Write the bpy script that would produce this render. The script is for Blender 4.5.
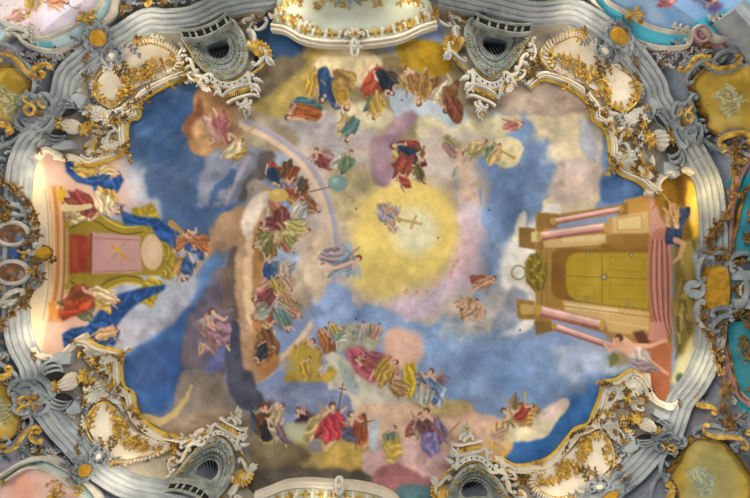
import bpy, math, random
import numpy as np
from mathutils import Vector, geometry

for o in list(bpy.data.objects): bpy.data.objects.remove(o)
C = bpy.context.scene.collection
# ------------------------------------------------------------------ camera: on the nave floor, looking straight up
FPX, CAMZ, S = 480.0, 1.6, 0.038
cd = bpy.data.cameras.new('camera'); cam = bpy.data.objects.new('camera', cd); C.objects.link(cam)
cam.location = (0, 0, CAMZ); cam.rotation_euler = (math.pi, 0, 0)
cd.sensor_width = 36; cd.lens = 36*FPX/750; cd.clip_end = 200
bpy.context.scene.camera = cam
# ------------------------------------------------------------------ light
w = bpy.data.worlds.new('world'); bpy.context.scene.world = w; w.use_nodes = True
bg = w.node_tree.nodes['Background']; bg.inputs[0].default_value = (.97, .97, 1.0, 1); bg.inputs[1].default_value = .10
def area(name, loc, target, size, power, col):
    l = bpy.data.lights.new(name, 'AREA'); l.shape = 'RECTANGLE'; l.size, l.size_y = size; l.energy = power; l.color = col
    o = bpy.data.objects.new(name, l); C.objects.link(o); o.location = loc
    o.rotation_euler = (Vector(target)-Vector(loc)).to_track_quat('-Z', 'Y').to_euler()
    return o
# daylight of the window rows on the four sides (image up is -Y), grazing the vault from below
area('daylight_upper', (0, -15, 8), (0, 0, 20), (22, 4), 3300, (.97, .98, .98))
area('daylight_lower', (0, 15, 8), (0, 0, 20), (22, 4), 1300, (.84, .91, 1))
area('daylight_left', (-19, 0, 9), (0, 0, 20), (12, 4), 1500, (1, .97, .93))
area('daylight_right', (19, 0, 9), (0, 0, 20), (12, 4), 1500, (1, .95, .86))
vs = bpy.context.scene.view_settings
vs.view_transform = 'Standard'; vs.look = 'None'; vs.gamma = 1; vs.exposure = -0.17; vs.use_curve_mapping = False

# ------------------------------------------------------------------ the shape of the vault
def height(u, v):
    """Height of the vault above the floor; u, v are plan coordinates of the survey drawing."""
    r = ((np.abs(u-375)/305)**2.6+(np.abs(v-249)/228)**2.6)**(1/2.6)
    z = np.where(r < 1, 20.4-1.1*r**2, 19.3-7*(r-1))
    return np.maximum(z, 16.9)
def M(p, hn=4.):
    """Survey coordinates plus relief h (towards the floor) -> metres."""
    p = np.asarray(p, float).reshape(-1, 3)
    z0 = height(p[:, 0], p[:, 1]); k = (z0-hn*S-CAMZ)/FPX
    return np.stack([(p[:, 0]-375)*k, (p[:, 1]-249)*k, z0-p[:, 2]*S], 1)

# ------------------------------------------------------------------ materials
def srgb(c): return tuple(((q/255/12.92) if q/255 <= .04045 else ((q/255+.055)/1.055)**2.4) for q in c)
def mat(name, col, rough=.7, metal=0, col2=None, scale=1.5, bump=.15, bscale=9, spec=.3):
    m = bpy.data.materials.new(name); m.use_nodes = True; nt = m.node_tree; b = nt.nodes['Principled BSDF']
    b.inputs['Roughness'].default_value = rough; b.inputs['Metallic'].default_value = metal
    b.inputs['Specular IOR Level'].default_value = spec
    tc = nt.nodes.new('ShaderNodeTexCoord'); n = nt.nodes.new('ShaderNodeTexNoise'); n.inputs['Scale'].default_value = scale; n.inputs['Detail'].default_value = 6
    geo = nt.nodes.new('ShaderNodeNewGeometry')
    nt.links.new(geo.outputs['Position'], n.inputs['Vector'])
    r = nt.nodes.new('ShaderNodeValToRGB'); r.color_ramp.elements[0].position = .35; r.color_ramp.elements[1].position = .65
    r.color_ramp.elements[0].color = (*srgb(col2 or tuple(q*.88 for q in col)), 1); r.color_ramp.elements[1].color = (*srgb(col), 1)
    nt.links.new(n.outputs['Fac'], r.inputs['Fac']); nt.links.new(r.outputs['Color'], b.inputs['Base Color'])
    if bump:
        n2 = nt.nodes.new('ShaderNodeTexNoise'); n2.inputs['Scale'].default_value = bscale; n2.inputs['Detail'].default_value = 3
        nt.links.new(geo.outputs['Position'], n2.inputs['Vector'])
        bp = nt.nodes.new('ShaderNodeBump'); bp.inputs['Strength'].default_value = bump; bp.inputs['Distance'].default_value = .05
        nt.links.new(n2.outputs['Fac'], bp.inputs['Height']); nt.links.new(bp.outputs['Normal'], b.inputs['Normal'])
    return m
def paint_mat(name, rough=.8):
    m = bpy.data.materials.new(name); m.use_nodes = True; nt = m.node_tree; b = nt.nodes['Principled BSDF']
    b.inputs['Roughness'].default_value = rough; b.inputs['Specular IOR Level'].default_value = .15
    a = nt.nodes.new('ShaderNodeAttribute'); a.attribute_name = 'paint'
    nt.links.new(a.outputs['Color'], b.inputs['Base Color'])
    return m
WHITE = mat('white_stucco', (212, 204, 186), .8, col2=(170, 164, 150), bump=.35, spec=.2)
CREAM = mat('cream_stucco', (222, 210, 186), col2=(204, 192, 168), bump=.2)
GREY = mat('blue_grey_stucco', (160, 165, 166), .85, col2=(106, 112, 116), bump=.35, spec=.12)
STONE = mat('grey_moulding_stucco', (170, 175, 174), .9, col2=(138, 144, 146), bump=.15, spec=.08)
PALE = mat('pale_green_stucco', (196, 200, 180), col2=(182, 186, 164), bump=.1)
GOLD = mat('gilding', (224, 186, 84), .45, .35, (150, 108, 34), 5, .5, 14, .5)
BRONZE = mat('dark_gilding', (158, 120, 54), .5, .35, (84, 60, 30), 5, .5, 16, .4)
EDGE = mat('bright_gilding', (236, 198, 74), .45, .1, (206, 160, 44), 5, .2, 14, .4)
BOWLM = mat('shaded_balcony_stucco', (166, 168, 154), .85, 0, (126, 130, 120), 4, .3, 9, .15)  # balcony stucco, its shade put into the darker grey-green colour
OCHRE = mat('ochre_mosaic', (196, 148, 36), .6, .2, (160, 116, 24), 5, .5, 30)
DARK = mat('dark_shade_and_beads', (58, 50, 44), .8, 0, (34, 30, 28), 2)  # dark tone painted in for shade in openings and gaps, also the beads
BROWN = mat('brown_marble', (150, 112, 92), .5, 0, (104, 70, 60), 4)
ROSE = mat('rose_marble', (186, 146, 142), .5, 0, (160, 120, 120), 2.5)
CYAN = mat('turquoise_plaster', (52, 144, 156), .7, 0, (40, 118, 132), 2)
FRESCO = paint_mat('fresco_paint')

# ------------------------------------------------------------------ mesh building in survey coordinates
def rot(p, a, c=(0, 0)):
    ca, sa = math.cos(a), math.sin(a); return (c[0]+p[0]*ca-p[1]*sa, c[1]+p[0]*sa+p[1]*ca)
class MB:
    def __init__(s): s.v = []; s.f = []
    def add(s, v, f):
        o = len(s.v); s.v += [tuple(map(float, q)) for q in v]; s.f += [tuple(i+o for i in t) for t in f]; return s
    def tube(s, pts, rad, n=7, flat=.9):
        P = np.array(pts, float)
        if P.shape[1] == 2: P = np.c_[P, np.full(len(P), 3.)]
        m = len(P); R = np.interp(np.linspace(0, 1, m), np.linspace(0, 1, len(rad)), rad) if hasattr(rad, '__len__') else np.full(m, rad)
        T = np.gradient(P[:, :2], axis=0); T /= np.linalg.norm(T, axis=1)[:, None]+1e-9
        N = np.stack([-T[:, 1], T[:, 0]], 1); v = []
        for i in range(m):
            for k in range(n):
                a = 2*math.pi*k/n
                v.append((P[i, 0]+N[i, 0]*math.cos(a)*R[i], P[i, 1]+N[i, 1]*math.cos(a)*R[i], P[i, 2]+math.sin(a)*R[i]*flat))
        f = [(i*n+k, i*n+(k+1) % n, (i+1)*n+(k+1) % n, (i+1)*n+k) for i in range(m-1) for k in range(n)]
        f += [tuple(range(n-1, -1, -1)), tuple((m-1)*n+k for k in range(n))]
        return s.add(v, f)
    def sweep(s, path, prof, closed=False, scale=None, h0=0.):
        P = np.array(path, float)[:, :2]; m = len(P)
        if closed: T = np.roll(P, -1, 0)-np.roll(P, 1, 0)
        else: T = np.gradient(P, axis=0)
        T /= np.linalg.norm(T, axis=1)[:, None]+1e-9; N = np.stack([-T[:, 1], T[:, 0]], 1); n = len(prof); v = []
        for i in range(m):
            k = scale[i] if scale is not None else 1
            for o, h in prof: v.append((P[i, 0]+N[i, 0]*o*k, P[i, 1]+N[i, 1]*o*k, h0+h*k))
        f = [(i*n+k, i*n+k+1, ((i+1) % m)*n+k+1, ((i+1) % m)*n+k) for i in range(m if closed else m-1) for k in range(n-1)]
        if not closed: f += [tuple(range(n)), tuple((m-1)*n+k for k in reversed(range(n)))]
        return s.add(v, f)
    def panel(s, poly, h, base=0., dome=0., cell=7.):
        P = [tuple(p[:2]) for p in poly]; n = len(P); A = np.array(P)
        pts = [Vector(p) for p in P]
        lo, hi = A.min(0), A.max(0)
        for x in np.arange(lo[0]+cell/2, hi[0], cell):
            for y in np.arange(lo[1]+cell/2, hi[1], cell):
                if inside((x, y), P) and np.min(np.hypot(A[:, 0]-x, A[:, 1]-y)) > cell*.45: pts.append(Vector((x, y)))
        V, E, F, *_ = geometry.delaunay_2d_cdt(pts, [(i, (i+1) % n) for i in range(n)], [], 1, 1e-5)
        W = []
        for q in V:
            d = min(1, np.min(np.hypot(A[:, 0]-q[0], A[:, 1]-q[1]))/max(1, min(hi-lo)*.5))
            W.append((q[0], q[1], h+dome*(1-(1-d)**2)))
        s.add(W, F)
        if base is not None: s.add([(x, y, h) for x, y in P]+[(x, y, base) for x, y in P], [(i, (i+1) % n, n+(i+1) % n, n+i) for i in range(n)])
        return s
    def leaf(s, u, v, ang, L, W, h=3., lobes=4, curl=2.5, bend=0.):
        n = lobes*3; vv = []; ff = []
        for i in range(n+1):
            t = i/n; w = W*math.sin(math.pi*min(1, t*.92+.1))**.7*(.62+.38*abs(math.sin(math.pi*lobes*t)))*.5
            x = L*t; b = bend*t*t*L; hh = h+curl*math.sin(math.pi*t)+curl*.5*t
            for o, dh in ((-1, -.9), (-.5, -.1), (0, .5), (.5, -.1), (1, -.9)):
                p = rot((x-abs(o)*w*.35, b+o*w), ang, (u, v)); vv.append((p[0], p[1], hh+dh*min(1.2, W*.22)))
        for i in range(n):
            for k in range(4): ff.append((i*5+k, i*5+k+1, (i+1)*5+k+1, (i+1)*5+k))
        o = len(vv); vv += [(a, b, c-.8) for a, b, c in vv]                      # thickness
        ff += [tuple(o+q for q in reversed(f)) for f in ff[:]]
        for i in range(n): ff += [(i*5, (i+1)*5, o+(i+1)*5, o+i*5), (i*5+4, o+i*5+4, o+(i+1)*5+4, (i+1)*5+4)]
        return s.add(vv, ff)
    def dome(s, u, v, h, ru, rv, rh, ang=0, n=12, m=4):
        vv = []; ff = []
        for j in range(m):
            a = j/m*math.pi/2
            for k in range(n):
                t = 2*math.pi*k/n; p = rot((math.cos(t)*ru*math.cos(a), math.sin(t)*rv*math.cos(a)), ang, (u, v)); vv.append((p[0], p[1], h+rh*math.sin(a)))
        vv.append((u, v, h+rh))
        for j in range(m-1):
            for k in range(n): ff.append((j*n+k, j*n+(k+1) % n, (j+1)*n+(k+1) % n, (j+1)*n+k))
        for k in range(n): ff.append(((m-1)*n+k, (m-1)*n+(k+1) % n, m*n))
        ff.append(tuple(reversed(range(n))))
        return s.add(vv, ff)
    def shell(s, u, v, ang, R, spread, ribs=7, h=2., lift=4., r0=.12):
        n = ribs*4; m = 6; vv = []; ff = []
        for j in range(m+1):
            t = r0+(1-r0)*j/m
            for k in range(n+1):
                a = ang-spread/2+spread*k/n; rb = abs(math.sin(math.pi*ribs*k/n))
                rr = R*t*(1+(.12*rb if j == m else 0)); vv.append((u+math.cos(a)*rr, v+math.sin(a)*rr, h+lift*math.sin(t*2.2)+rb*R*.12*t))
        for j in range(m):
            for k in range(n): ff.append((j*(n+1)+k, j*(n+1)+k+1, (j+1)*(n+1)+k+1, (j+1)*(n+1)+k))
        o = len(vv); ff += [tuple(o+q for q in reversed(f)) for f in ff[:]]; vv += [(a, b, c-1.2) for a, b, c in vv]
        e = m*(n+1)
        for k in range(n): ff.append((e+k, o+e+k, o+e+k+1, e+k+1))
        return s.add(vv, ff)
    def comb(s, path, side, L, W, h=3., step=None):
        P = np.array(path, float)[:, :2]; d = np.r_[0, np.cumsum(np.hypot(*np.diff(P, axis=0).T))]; step = step or W*1.25
        n = max(2, int(d[-1]/step))
        for i in range(n):
            t = d[-1]*(i+.5)/n; x = np.interp(t, d, P[:, 0]); y = np.interp(t, d, P[:, 1])
            x2 = np.interp(min(d[-1], t+.6), d, P[:, 0]); y2 = np.interp(min(d[-1], t+.6), d, P[:, 1])
            a = math.atan2(y2-y, x2-x)+side*math.pi/2; k = L*(.55+.45*math.sin(math.pi*(i+.5)/n))
            q = [rot((0, 0), a, (x, y)), rot((k*.5, k*.08*side), a, (x, y)), rot((k, k*.35*side), a, (x, y))]
            s.tube([(*q[0], h), (*q[1], h+W*.5), (*q[2], h)], [W*.5, W*.55, W*.18], 5)
        return s
    def box(s, c, du, dv, h0, h1, ang=0):
        q = [rot((a*du/2, b*dv/2), ang, c) for a, b in ((-1, -1), (1, -1), (1, 1), (-1, 1))]
        return s.add([(*p, h0) for p in q]+[(*p, h1) for p in q], [(0, 1, 2, 3), (7, 6, 5, 4)]+[(i, (i+1) % 4, 4+(i+1) % 4, 4+i) for i in range(4)])
    def ringm(s, u, v, ru, rv, r, h, ang=0, n=24):
        p = [rot((math.cos(2*math.pi*k/n)*ru, math.sin(2*math.pi*k/n)*rv), ang, (u, v)) for k in range(n)]
        return s.sweep(p, [(-r, 0), (-r*.7, r*.8), (0, r*1.1), (r*.7, r*.8), (r, 0)], True, h0=h)
    def build(s, name, material, parent=None, warp=None, hn=4., smooth=True, colour=None):
        P = np.array(s.v, float)
        if warp is not None:
            q = warp(P[:, :2]); P = np.c_[q, P[:, 2]]
        W_ = M(P, hn)
        root = parent
        while root is not None and root.parent is not None: root = root.parent
        loc = Vector(tuple(W_.mean(0))) if parent is None else Vector(root.location)
        me = bpy.data.meshes.new(name); me.from_pydata([tuple(x) for x in W_-np.array(loc)], [], s.f); me.update()
        o = bpy.data.objects.new(name, me); C.objects.link(o)
        if parent is None: o.location = loc
        else: o.parent = parent
        me.materials.append(material)
        if smooth: me.polygons.foreach_set('use_smooth', [True]*len(me.polygons))
        if smooth:
            try: me.set_sharp_from_angle(angle=math.radians(45))
            except Exception: pass
        if colour is not None:
            cols = np.c_[lin(np.asarray(colour(P[:, 0], P[:, 1]))), np.ones(len(P))].astype(np.float32)
            at = me.color_attributes.new('paint', 'FLOAT_COLOR', 'POINT'); at.data.foreach_set('color', cols.ravel())
        return o
def lin(c): return np.where(c <= .04045, c/12.92, ((c+.055)/1.055)**2.4)
def inside(p, P):
    x, y = p; r = False; n = len(P)
    for i in range(n):
        xa, ya = P[i]; xb, yb = P[(i+1) % n]
        if (ya > y) != (yb > y) and x < (xb-xa)*(y-ya)/(yb-ya)+xa: r = not r
    return r
def inside_np(U, V, P):
    ins = np.zeros(U.shape, bool); n = len(P)
    for i in range(n):
        xa, ya = P[i][:2]; xb, yb = P[(i+1) % n][:2]
        if ya == yb: continue
        ins ^= ((ya > V) != (yb > V)) & (U < (xb-xa)*(V-ya)/(yb-ya)+xa)
    return ins
def thing(name, uv, label, cat, group=None, warp=None):
    if warp is not None: uv = tuple(warp(np.array([uv], float))[0])
    o = bpy.data.objects.new(name, None); C.objects.link(o); o.location = tuple(M([(uv[0], uv[1], 0)])[0]); o.empty_display_size = .2
    return tag(o, label, cat, group)
def tag(o, label, cat, group=None):
    o['label'] = label; o['category'] = cat
    if group: o['group'] = group
    return o
def struct(o): o['kind'] = 'structure'; return o
# C and S scroll centre lines, integrated from a curvature law and normalised end to end
def _scroll(sgn, tight=1.):
    n = 90; s_ = np.linspace(-1, 1, n); k = (1.1+22*tight*np.abs(s_)**5)*np.where(s_ < 0, sgn, 1)
    if sgn < 0: k = np.where(np.abs(s_) < .12, k*np.abs(s_)/.12, k)
    th = np.cumsum(k)*(2/n); th -= th[n//2]; x = np.cumsum(np.cos(th)); y = np.cumsum(np.sin(th))
    P = np.stack([x, y], 1); a = P[:12].mean(0); b = P[-12:].mean(0); d = b-a; L = np.hypot(*d); ca, sa = d/L
    Q = P-a; return np.stack([(Q[:, 0]*ca+Q[:, 1]*sa)/L, (-Q[:, 0]*sa+Q[:, 1]*ca)/L], 1)
_CS, _SS = _scroll(1), _scroll(-1)
def scroll(p0, p1, kind='C', flip=1, h=4.):
    Q = (_CS if kind == 'C' else _SS).copy(); Q[:, 1] *= -flip
    dx, dy = p1[0]-p0[0], p1[1]-p0[1]
    return [(p0[0]+x*dx-y*dy, p0[1]+x*dy+y*dx, h) for x, y in Q]
def add_scroll(mb, p0, p1, r, kind='C', flip=1, h=4., eye=True):
    P = scroll(p0, p1, kind, flip, h); mb.tube(P, [r*.4, r*.7, r*1.1, r*1.2, r*1.1, r*.7, r*.4], 6)
    if eye:
        for p in (P[0], P[-1]): mb.dome(p[0], p[1], h-.5, r*1.1, r*1.1, r*1.3, n=8, m=3)
    return P
def tps(src, dst, lam=3.):
    """Smooth warp that takes the master drawing of a corner onto another corner."""
    s_ = np.array(src, float); d = np.array(dst, float); n = len(s_)
    def U(r2): return r2*np.log(r2+1e-9)*.5
    K = U(((s_[:, None]-s_[None])**2).sum(-1))+lam*n*np.eye(n); P = np.c_[np.ones(n), s_]
    A = np.zeros((n+3, n+3)); A[:n, :n] = K; A[:n, n:] = P; A[n:, :n] = P.T
    X = np.linalg.solve(A, np.r_[d, np.zeros((3, 2))])
    def f(q):
        q = np.asarray(q, float); k = U(((q[:, None]-s_[None])**2).sum(-1)); return k@X[:n]+np.c_[np.ones(len(q)), q]@X[n:]
    return f
def spray(mb, u, v, ang, L, seed=0, h=3., w=.24, n=5):
    """Leafy spray: bent stem with alternating leaves and a terminal one."""
    r = random.Random(seed); b = r.uniform(-.5, .5); pts = []
    for i in range(6):
        t = i/5; pts.append((*rot((L*t, b*L*t*t), ang, (u, v)), h+1))
    mb.tube(pts, [L*.05+.25, .3], 5)
    for i in range(n):
        t = (i+.6)/n; p = rot((L*t, b*L*t*t), ang, (u, v)); sg = 1 if i % 2 else -1
        mb.leaf(p[0], p[1], ang+2*b*t+sg*r.uniform(.7, 1.1), L*.36*(1.15-t*.5), L*w, h, 3, 1.6, sg*.3)
    mb.leaf(pts[-1][0], pts[-1][1], ang+2*b, L*.3, L*w, h, 3, 1.5)
def cluster(mb, u, v, R, n, seed=0, h=3., sz=None, ru=1., ang=0.):
    """Bunch of overlapping leaves and buds."""
    r = random.Random(seed); sz = sz or R*.7
    for i in range(n):
        a = r.uniform(0, 6.283); d = R*math.sqrt(r.random())*.8; p = rot((d*math.cos(a)*ru, d*math.sin(a)), ang, (u, v))
        mb.leaf(p[0], p[1], a+r.uniform(-.6, .6), sz*r.uniform(.6, 1.1), sz*r.uniform(.4, .6), h+r.random()*2.5, 3, 2, r.uniform(-.4, .4))
    for i in range(max(1, n//4)):
        a = r.uniform(0, 6.283); d = R*.5*r.random(); p = rot((d*math.cos(a)*ru, d*math.sin(a)), ang, (u, v)); mb.dome(p[0], p[1], h+1.5, sz*.2, sz*.2, sz*.25+1, n=7, m=3)
# ------------------------------------------------------------------ painted decoration
# A small numpy brush set. The paintings are computed as colour fields and stored on the
# plaster surfaces as a colour attribute read by their node material.
KP = 1.3
PU0, PV0, PU1, PV1 = -40, -30, 790, 528
PW, PH = int((PU1-PU0)*KP), int((PV1-PV0)*KP)
_rng = np.random.RandomState(7)

def _vnoise(h, w, cell, rng):
    gy, gx = int(h/cell)+3, int(w/cell)+3
    g = rng.rand(gy, gx)
    y = np.arange(h)/cell; x = np.arange(w)/cell
    yi = y.astype(int); xi = x.astype(int)
    fy = (y-yi); fx = (x-xi)
    fy = fy*fy*(3-2*fy); fx = fx*fx*(3-2*fx)
    a = g[np.ix_(yi, xi)]; b = g[np.ix_(yi, xi+1)]; c = g[np.ix_(yi+1, xi)]; d = g[np.ix_(yi+1, xi+1)]
    fx = fx[None, :]; fy = fy[:, None]
    return (a*(1-fx)+b*fx)*(1-fy)+(c*(1-fx)+d*fx)*fy

def fbm(h, w, cell, oct_, seed):
    rng = np.random.RandomState(seed)
    out = np.zeros((h, w)); amp = 1.0; tot = 0
    for k in range(oct_):
        out += amp*(_vnoise(h, w, max(cell/2**k, 1.5), rng)-.5); tot += amp*.5; amp *= .55
    return (out/tot).astype(np.float32)

N1 = fbm(PH, PW, 40, 5, 1); N2 = fbm(PH, PW, 40, 5, 2); N3 = fbm(PH, PW, 14, 4, 3)
N4 = fbm(PH, PW, 90, 4, 4); N5 = fbm(PH, PW, 5, 2, 5)

def _blur(m, s):
    if s < .35: return m
    r = int(math.ceil(s*2.4)); k = np.exp(-np.arange(-r, r+1)**2/(2*s*s)); k /= k.sum()
    m = np.apply_along_axis(lambda v: np.convolve(v, k, 'same'), 0, m)
    return np.apply_along_axis(lambda v: np.convolve(v, k, 'same'), 1, m)

class Canvas:
    def __init__(s, col):
        s.c = np.zeros((PH, PW, 3), np.float32); s.c[:] = np.array(col, np.float32)/255
    def _box(s, u0, v0, u1, v1):
        x0 = max(int((u0-PU0)*KP), 0); x1 = min(int((u1-PU0)*KP)+1, PW)
        y0 = max(int((v0-PV0)*KP), 0); y1 = min(int((v1-PV0)*KP)+1, PH)
        return x0, y0, x1, y1
    def _uv(s, b, warp):
        x0, y0, x1, y1 = b
        U, V = np.meshgrid(np.arange(x0, x1)/KP+PU0, np.arange(y0, y1)/KP+PV0)
        if warp:
            U = U+N1[y0:y1, x0:x1]*warp*1.7+N3[y0:y1, x0:x1]*warp*.7; V = V+N2[y0:y1, x0:x1]*warp*1.7-N3[y0:y1, x0:x1]*warp*.6
        return U, V
    def _mix(s, b, m, col, a, tex):
        x0, y0, x1, y1 = b
        col = np.array(col, np.float32)/255
        colf = col[None, None, :]
        if tex:
            colf = colf*(1+tex*(.7*N3[y0:y1, x0:x1]+1.2*N1[y0:y1, x0:x1])[..., None])
        m = (m*a)[..., None]
        s.c[y0:y1, x0:x1] = s.c[y0:y1, x0:x1]*(1-m)+colf*m
    def poly(s, pts, col, a=1., soft=.6, warp=0, tex=.06, folds=None, smooth=False):
        if smooth: pts = crom(pts, True, 6)
        P = np.array(pts, float); pad = soft*3+warp*2+2
        b = s._box(P[:, 0].min()-pad, P[:, 1].min()-pad, P[:, 0].max()+pad, P[:, 1].max()+pad)
        if b[2] <= b[0] or b[3] <= b[1]: return
        U, V = s._uv(b, warp)
        ins = np.zeros(U.shape, bool); n = len(P)
        for i in range(n):
            xa, ya = P[i]; xb, yb = P[(i+1) % n]
            if ya == yb: continue
            c = ((ya > V) != (yb > V)) & (U < (xb-xa)*(V-ya)/(yb-ya)+xa)
            ins ^= c
        m = _blur(ins.astype(np.float32), soft*KP)
        if folds:
            ang, wl, amp = folds
            nn = N3[b[1]:b[3], b[0]:b[2]]
            t = (-(U)*math.sin(ang)+(V)*math.cos(ang))/(wl*1.5)+N1[b[1]:b[3], b[0]:b[2]]*2+nn*.7
            f = np.sin(t*6.283)*amp*.72*(1+nn)+.2*nn+.05*N5[b[1]:b[3], b[0]:b[2]]
            col3 = np.array(col, np.float32)/255*np.clip(1+f, .2, 2)[..., None]
            mm = (m*a)[..., None]
            s.c[b[1]:b[3], b[0]:b[2]] = s.c[b[1]:b[3], b[0]:b[2]]*(1-mm)+np.clip(col3, 0, .97)*mm
        else:
            s._mix(b, m, col, a, tex)
    def blob(s, u, v, ru, rv=None, col=(0, 0, 0), a=1., ang=0, edge=.5, warp=0, tex=.06):
        rv = rv or ru; R = max(ru, rv)*1.1+warp*1.4+1
        b = s._box(u-R, v-R, u+R, v+R)
        if b[2] <= b[0] or b[3] <= b[1]: return
        U, V = s._uv(b, warp)
        ca, sa = math.cos(ang), math.sin(ang)
        x = ((U-u)*ca+(V-v)*sa)/ru; y = (-(U-u)*sa+(V-v)*ca)/rv
        d = np.sqrt(x*x+y*y)
        t = np.clip((1-d)/max(edge, .02), 0, 1); t = t*t*(3-2*t)
        s._mix(b, t.astype(np.float32), col, a, tex)
    def ring(s, u, v, r, w, col, a=1., ru=1., warp=0, a0=None, a1=None):
        R = (r+w)*max(1, ru)+2
        b = s._box(u-R, v-R, u+R, v+R); U, V = s._uv(b, warp)
        d = np.sqrt(((U-u)/ru)**2+(V-v)**2)
        t = np.clip(1-np.abs(d-r)/w, 0, 1); t = t*t*(3-2*t)
        if a0 is not None:
            th = np.arctan2(V-v, (U-u)/ru)
            t = t*np.clip((th-a0)*8, 0, 1)*np.clip((a1-th)*8, 0, 1)
        s._mix(b, t.astype(np.float32), col, a, 0)
    def stroke(s, pts, w0, w1, col, a=1., soft=.5, warp=0, tex=.05):
        P = np.array(pts, float); pad = max(w0, w1)+soft*2+warp+2
        b = s._box(P[:, 0].min()-pad, P[:, 1].min()-pad, P[:, 0].max()+pad, P[:, 1].max()+pad)
        if b[2] <= b[0] or b[3] <= b[1]: return
        U, V = s._uv(b, warp)
        best = np.full(U.shape, -9., np.float32); n = len(P)-1
        for i in range(n):
            ax, ay = P[i]; dx, dy = P[i+1]-P[i]; L = dx*dx+dy*dy+1e-9
            t = np.clip(((U-ax)*dx+(V-ay)*dy)/L, 0, 1)
            d = np.hypot(U-ax-t*dx, V-ay-t*dy)
            w = (w0+(w1-w0)*(i+t)/n)/2
            best = np.maximum(best, w-d)
        m = np.clip(best/max(soft, .1)+.5, 0, 1)
        s._mix(b, m.astype(np.float32), col, a, tex)
    def sample(s, u, v):
        x = np.clip((np.asarray(u)-PU0)*KP, 0, PW-1.01); y = np.clip((np.asarray(v)-PV0)*KP, 0, PH-1.01)
        xi = x.astype(int); yi = y.astype(int); fx = (x-xi)[:, None]; fy = (y-yi)[:, None]
        c = s.c
        return (c[yi, xi]*(1-fx)+c[yi, xi+1]*fx)*(1-fy)+(c[yi+1, xi]*(1-fx)+c[yi+1, xi+1]*fx)*fy

def crom(pts, closed=False, n=8):
    P = [np.array(p, float) for p in pts]; m = len(P); out = []
    rng = range(m) if closed else range(m-1)
    for i in rng:
        if closed: a, b, c, d = P[(i-1) % m], P[i], P[(i+1) % m], P[(i+2) % m]
        else: a, b, c, d = P[max(i-1, 0)], P[i], P[i+1], P[min(i+2, m-1)]
        for k in range(n):
            t = k/n
            out.append(.5*((2*b)+(c-a)*t+(2*a-5*b+4*c-d)*t*t+(3*b-a-3*c+d)*t**3))
    if not closed: out.append(P[-1])
    return [tuple(p) for p in out]

SKIN = (214, 170, 138); SKIN2 = (190, 135, 100); HAIR = (105, 70, 45)

def drapery(cv, u, v, L, W, ang, col, seed, a=1.):
    g = sum(col)/3; col = tuple((g+(q-g)*.82)*m for q, m in zip(col, (.93, .9, .85)))
    r = random.Random(seed); n = 11; pts = []; L *= 1.12; W *= 1.15
    for k in range(n):
        t = 2*math.pi*k/n
        q = 1+r.uniform(-.3, .28)
        x = math.cos(t)*L*q; y = math.sin(t)*W*q
        pts.append((u+x*math.cos(ang)-y*math.sin(ang), v+x*math.sin(ang)+y*math.cos(ang)))
    cv.poly(pts, col, a, soft=.45, smooth=True, folds=(ang+r.uniform(-.35, .35), max(2.6, W*.62), .26))
    for k in range(4):                                  # brush folds, light and dark
        o = r.uniform(-.6, .6)*W; l = L*r.uniform(.4, .8); w = max(.7, W*.14)
        f = 1.22 if k % 2 else .6
        c = tuple(min(238, q*f) for q in col)
        p = []
        for t in (-1, -.3, .4, 1):
            x = t*l; y = o+math.sin(t*2+seed)*W*.15
            p.append((u+x*math.cos(ang)-y*math.sin(ang), v+x*math.sin(ang)+y*math.cos(ang)))
        cv.stroke(p, w, w*.4, c, .5*a, .9)

def figure(cv, u, v, ang, s, c1, c2=None, seed=0, wings=None, hair=HAIR, skin=SKIN, legs=True):
    """A painted draped figure, head towards ang, s = seated or flying body length."""
    r = random.Random(seed*31+5)
    ax = np.array([math.cos(ang), math.sin(ang)]); ay = np.array([-ax[1], ax[0]])*(1 if r.random() > .5 else -1)
    P = lambda x, y: tuple(np.array([u, v])+ax*x*s+ay*y*s)
    dk = tuple(q*.62 for q in skin)
    if wings:
        for sg in (1, -1):
            for k in range(3):
                cv.stroke([P(.14, .05*sg), P(.24-.08*k, .22*sg), P(.22-.14*k, (.46-.06*k)*sg)], s*.17, s*.07, tuple(q*(1-.12*k) for q in wings), .8, 1.)
    if legs:
        cv.stroke([P(-.1, .06), P(-.34, .16+r.uniform(-.1, .15)), P(-.62, .02+r.uniform(-.15, .2))], s*.13, s*.05, skin, .95, .5)
        cv.stroke([P(-.1, -.06), P(-.3, -.2), P(-.55, -.24+r.uniform(-.1, .1))], s*.13, s*.05, dk, .9, .5)
    if c2 is not None: drapery(cv, *P(-.16, -.14), s*.36, s*.2, ang+r.uniform(-.7, .7), c2, seed+3)
    cv.stroke([P(.2, 0), P(-.08, .02)], s*.24, s*.2, skin, .95, .5)           # torso
    drapery(cv, *P(-.12, .06), s*.36, s*.2, ang+r.uniform(-.5, .5), c1, seed)
    for sg, kk in ((1, .9), (-1, .7)):
        e = r.uniform(-.2, .3); g = r.uniform(.6, 1.)
        cv.stroke([P(.2, .1*sg), P(.1+e*.5, .22*sg*g), P(.16+e, .32*sg*g)], s*.1, s*.05, tuple(q*(.96 if sg > 0 else .78) for q in skin), .95, .6)
    hx, hy = P(.34, .02)
    cv.blob(hx, hy, s*.105, s*.095, hair, 1, ang, .35)
    cv.blob(hx-ax[0]*s*.03+ay[0]*s*.025, hy-ax[1]*s*.03+ay[1]*s*.025, s*.075, s*.065, skin, 1, ang, .5)

def cherub(cv, u, v, s, ang=0, seed=0):
    figure(cv, u, v, ang, s, (205, 160, 130), None, seed, wings=(190, 175, 165), skin=(216, 172, 142), hair=(170, 120, 75))
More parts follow.
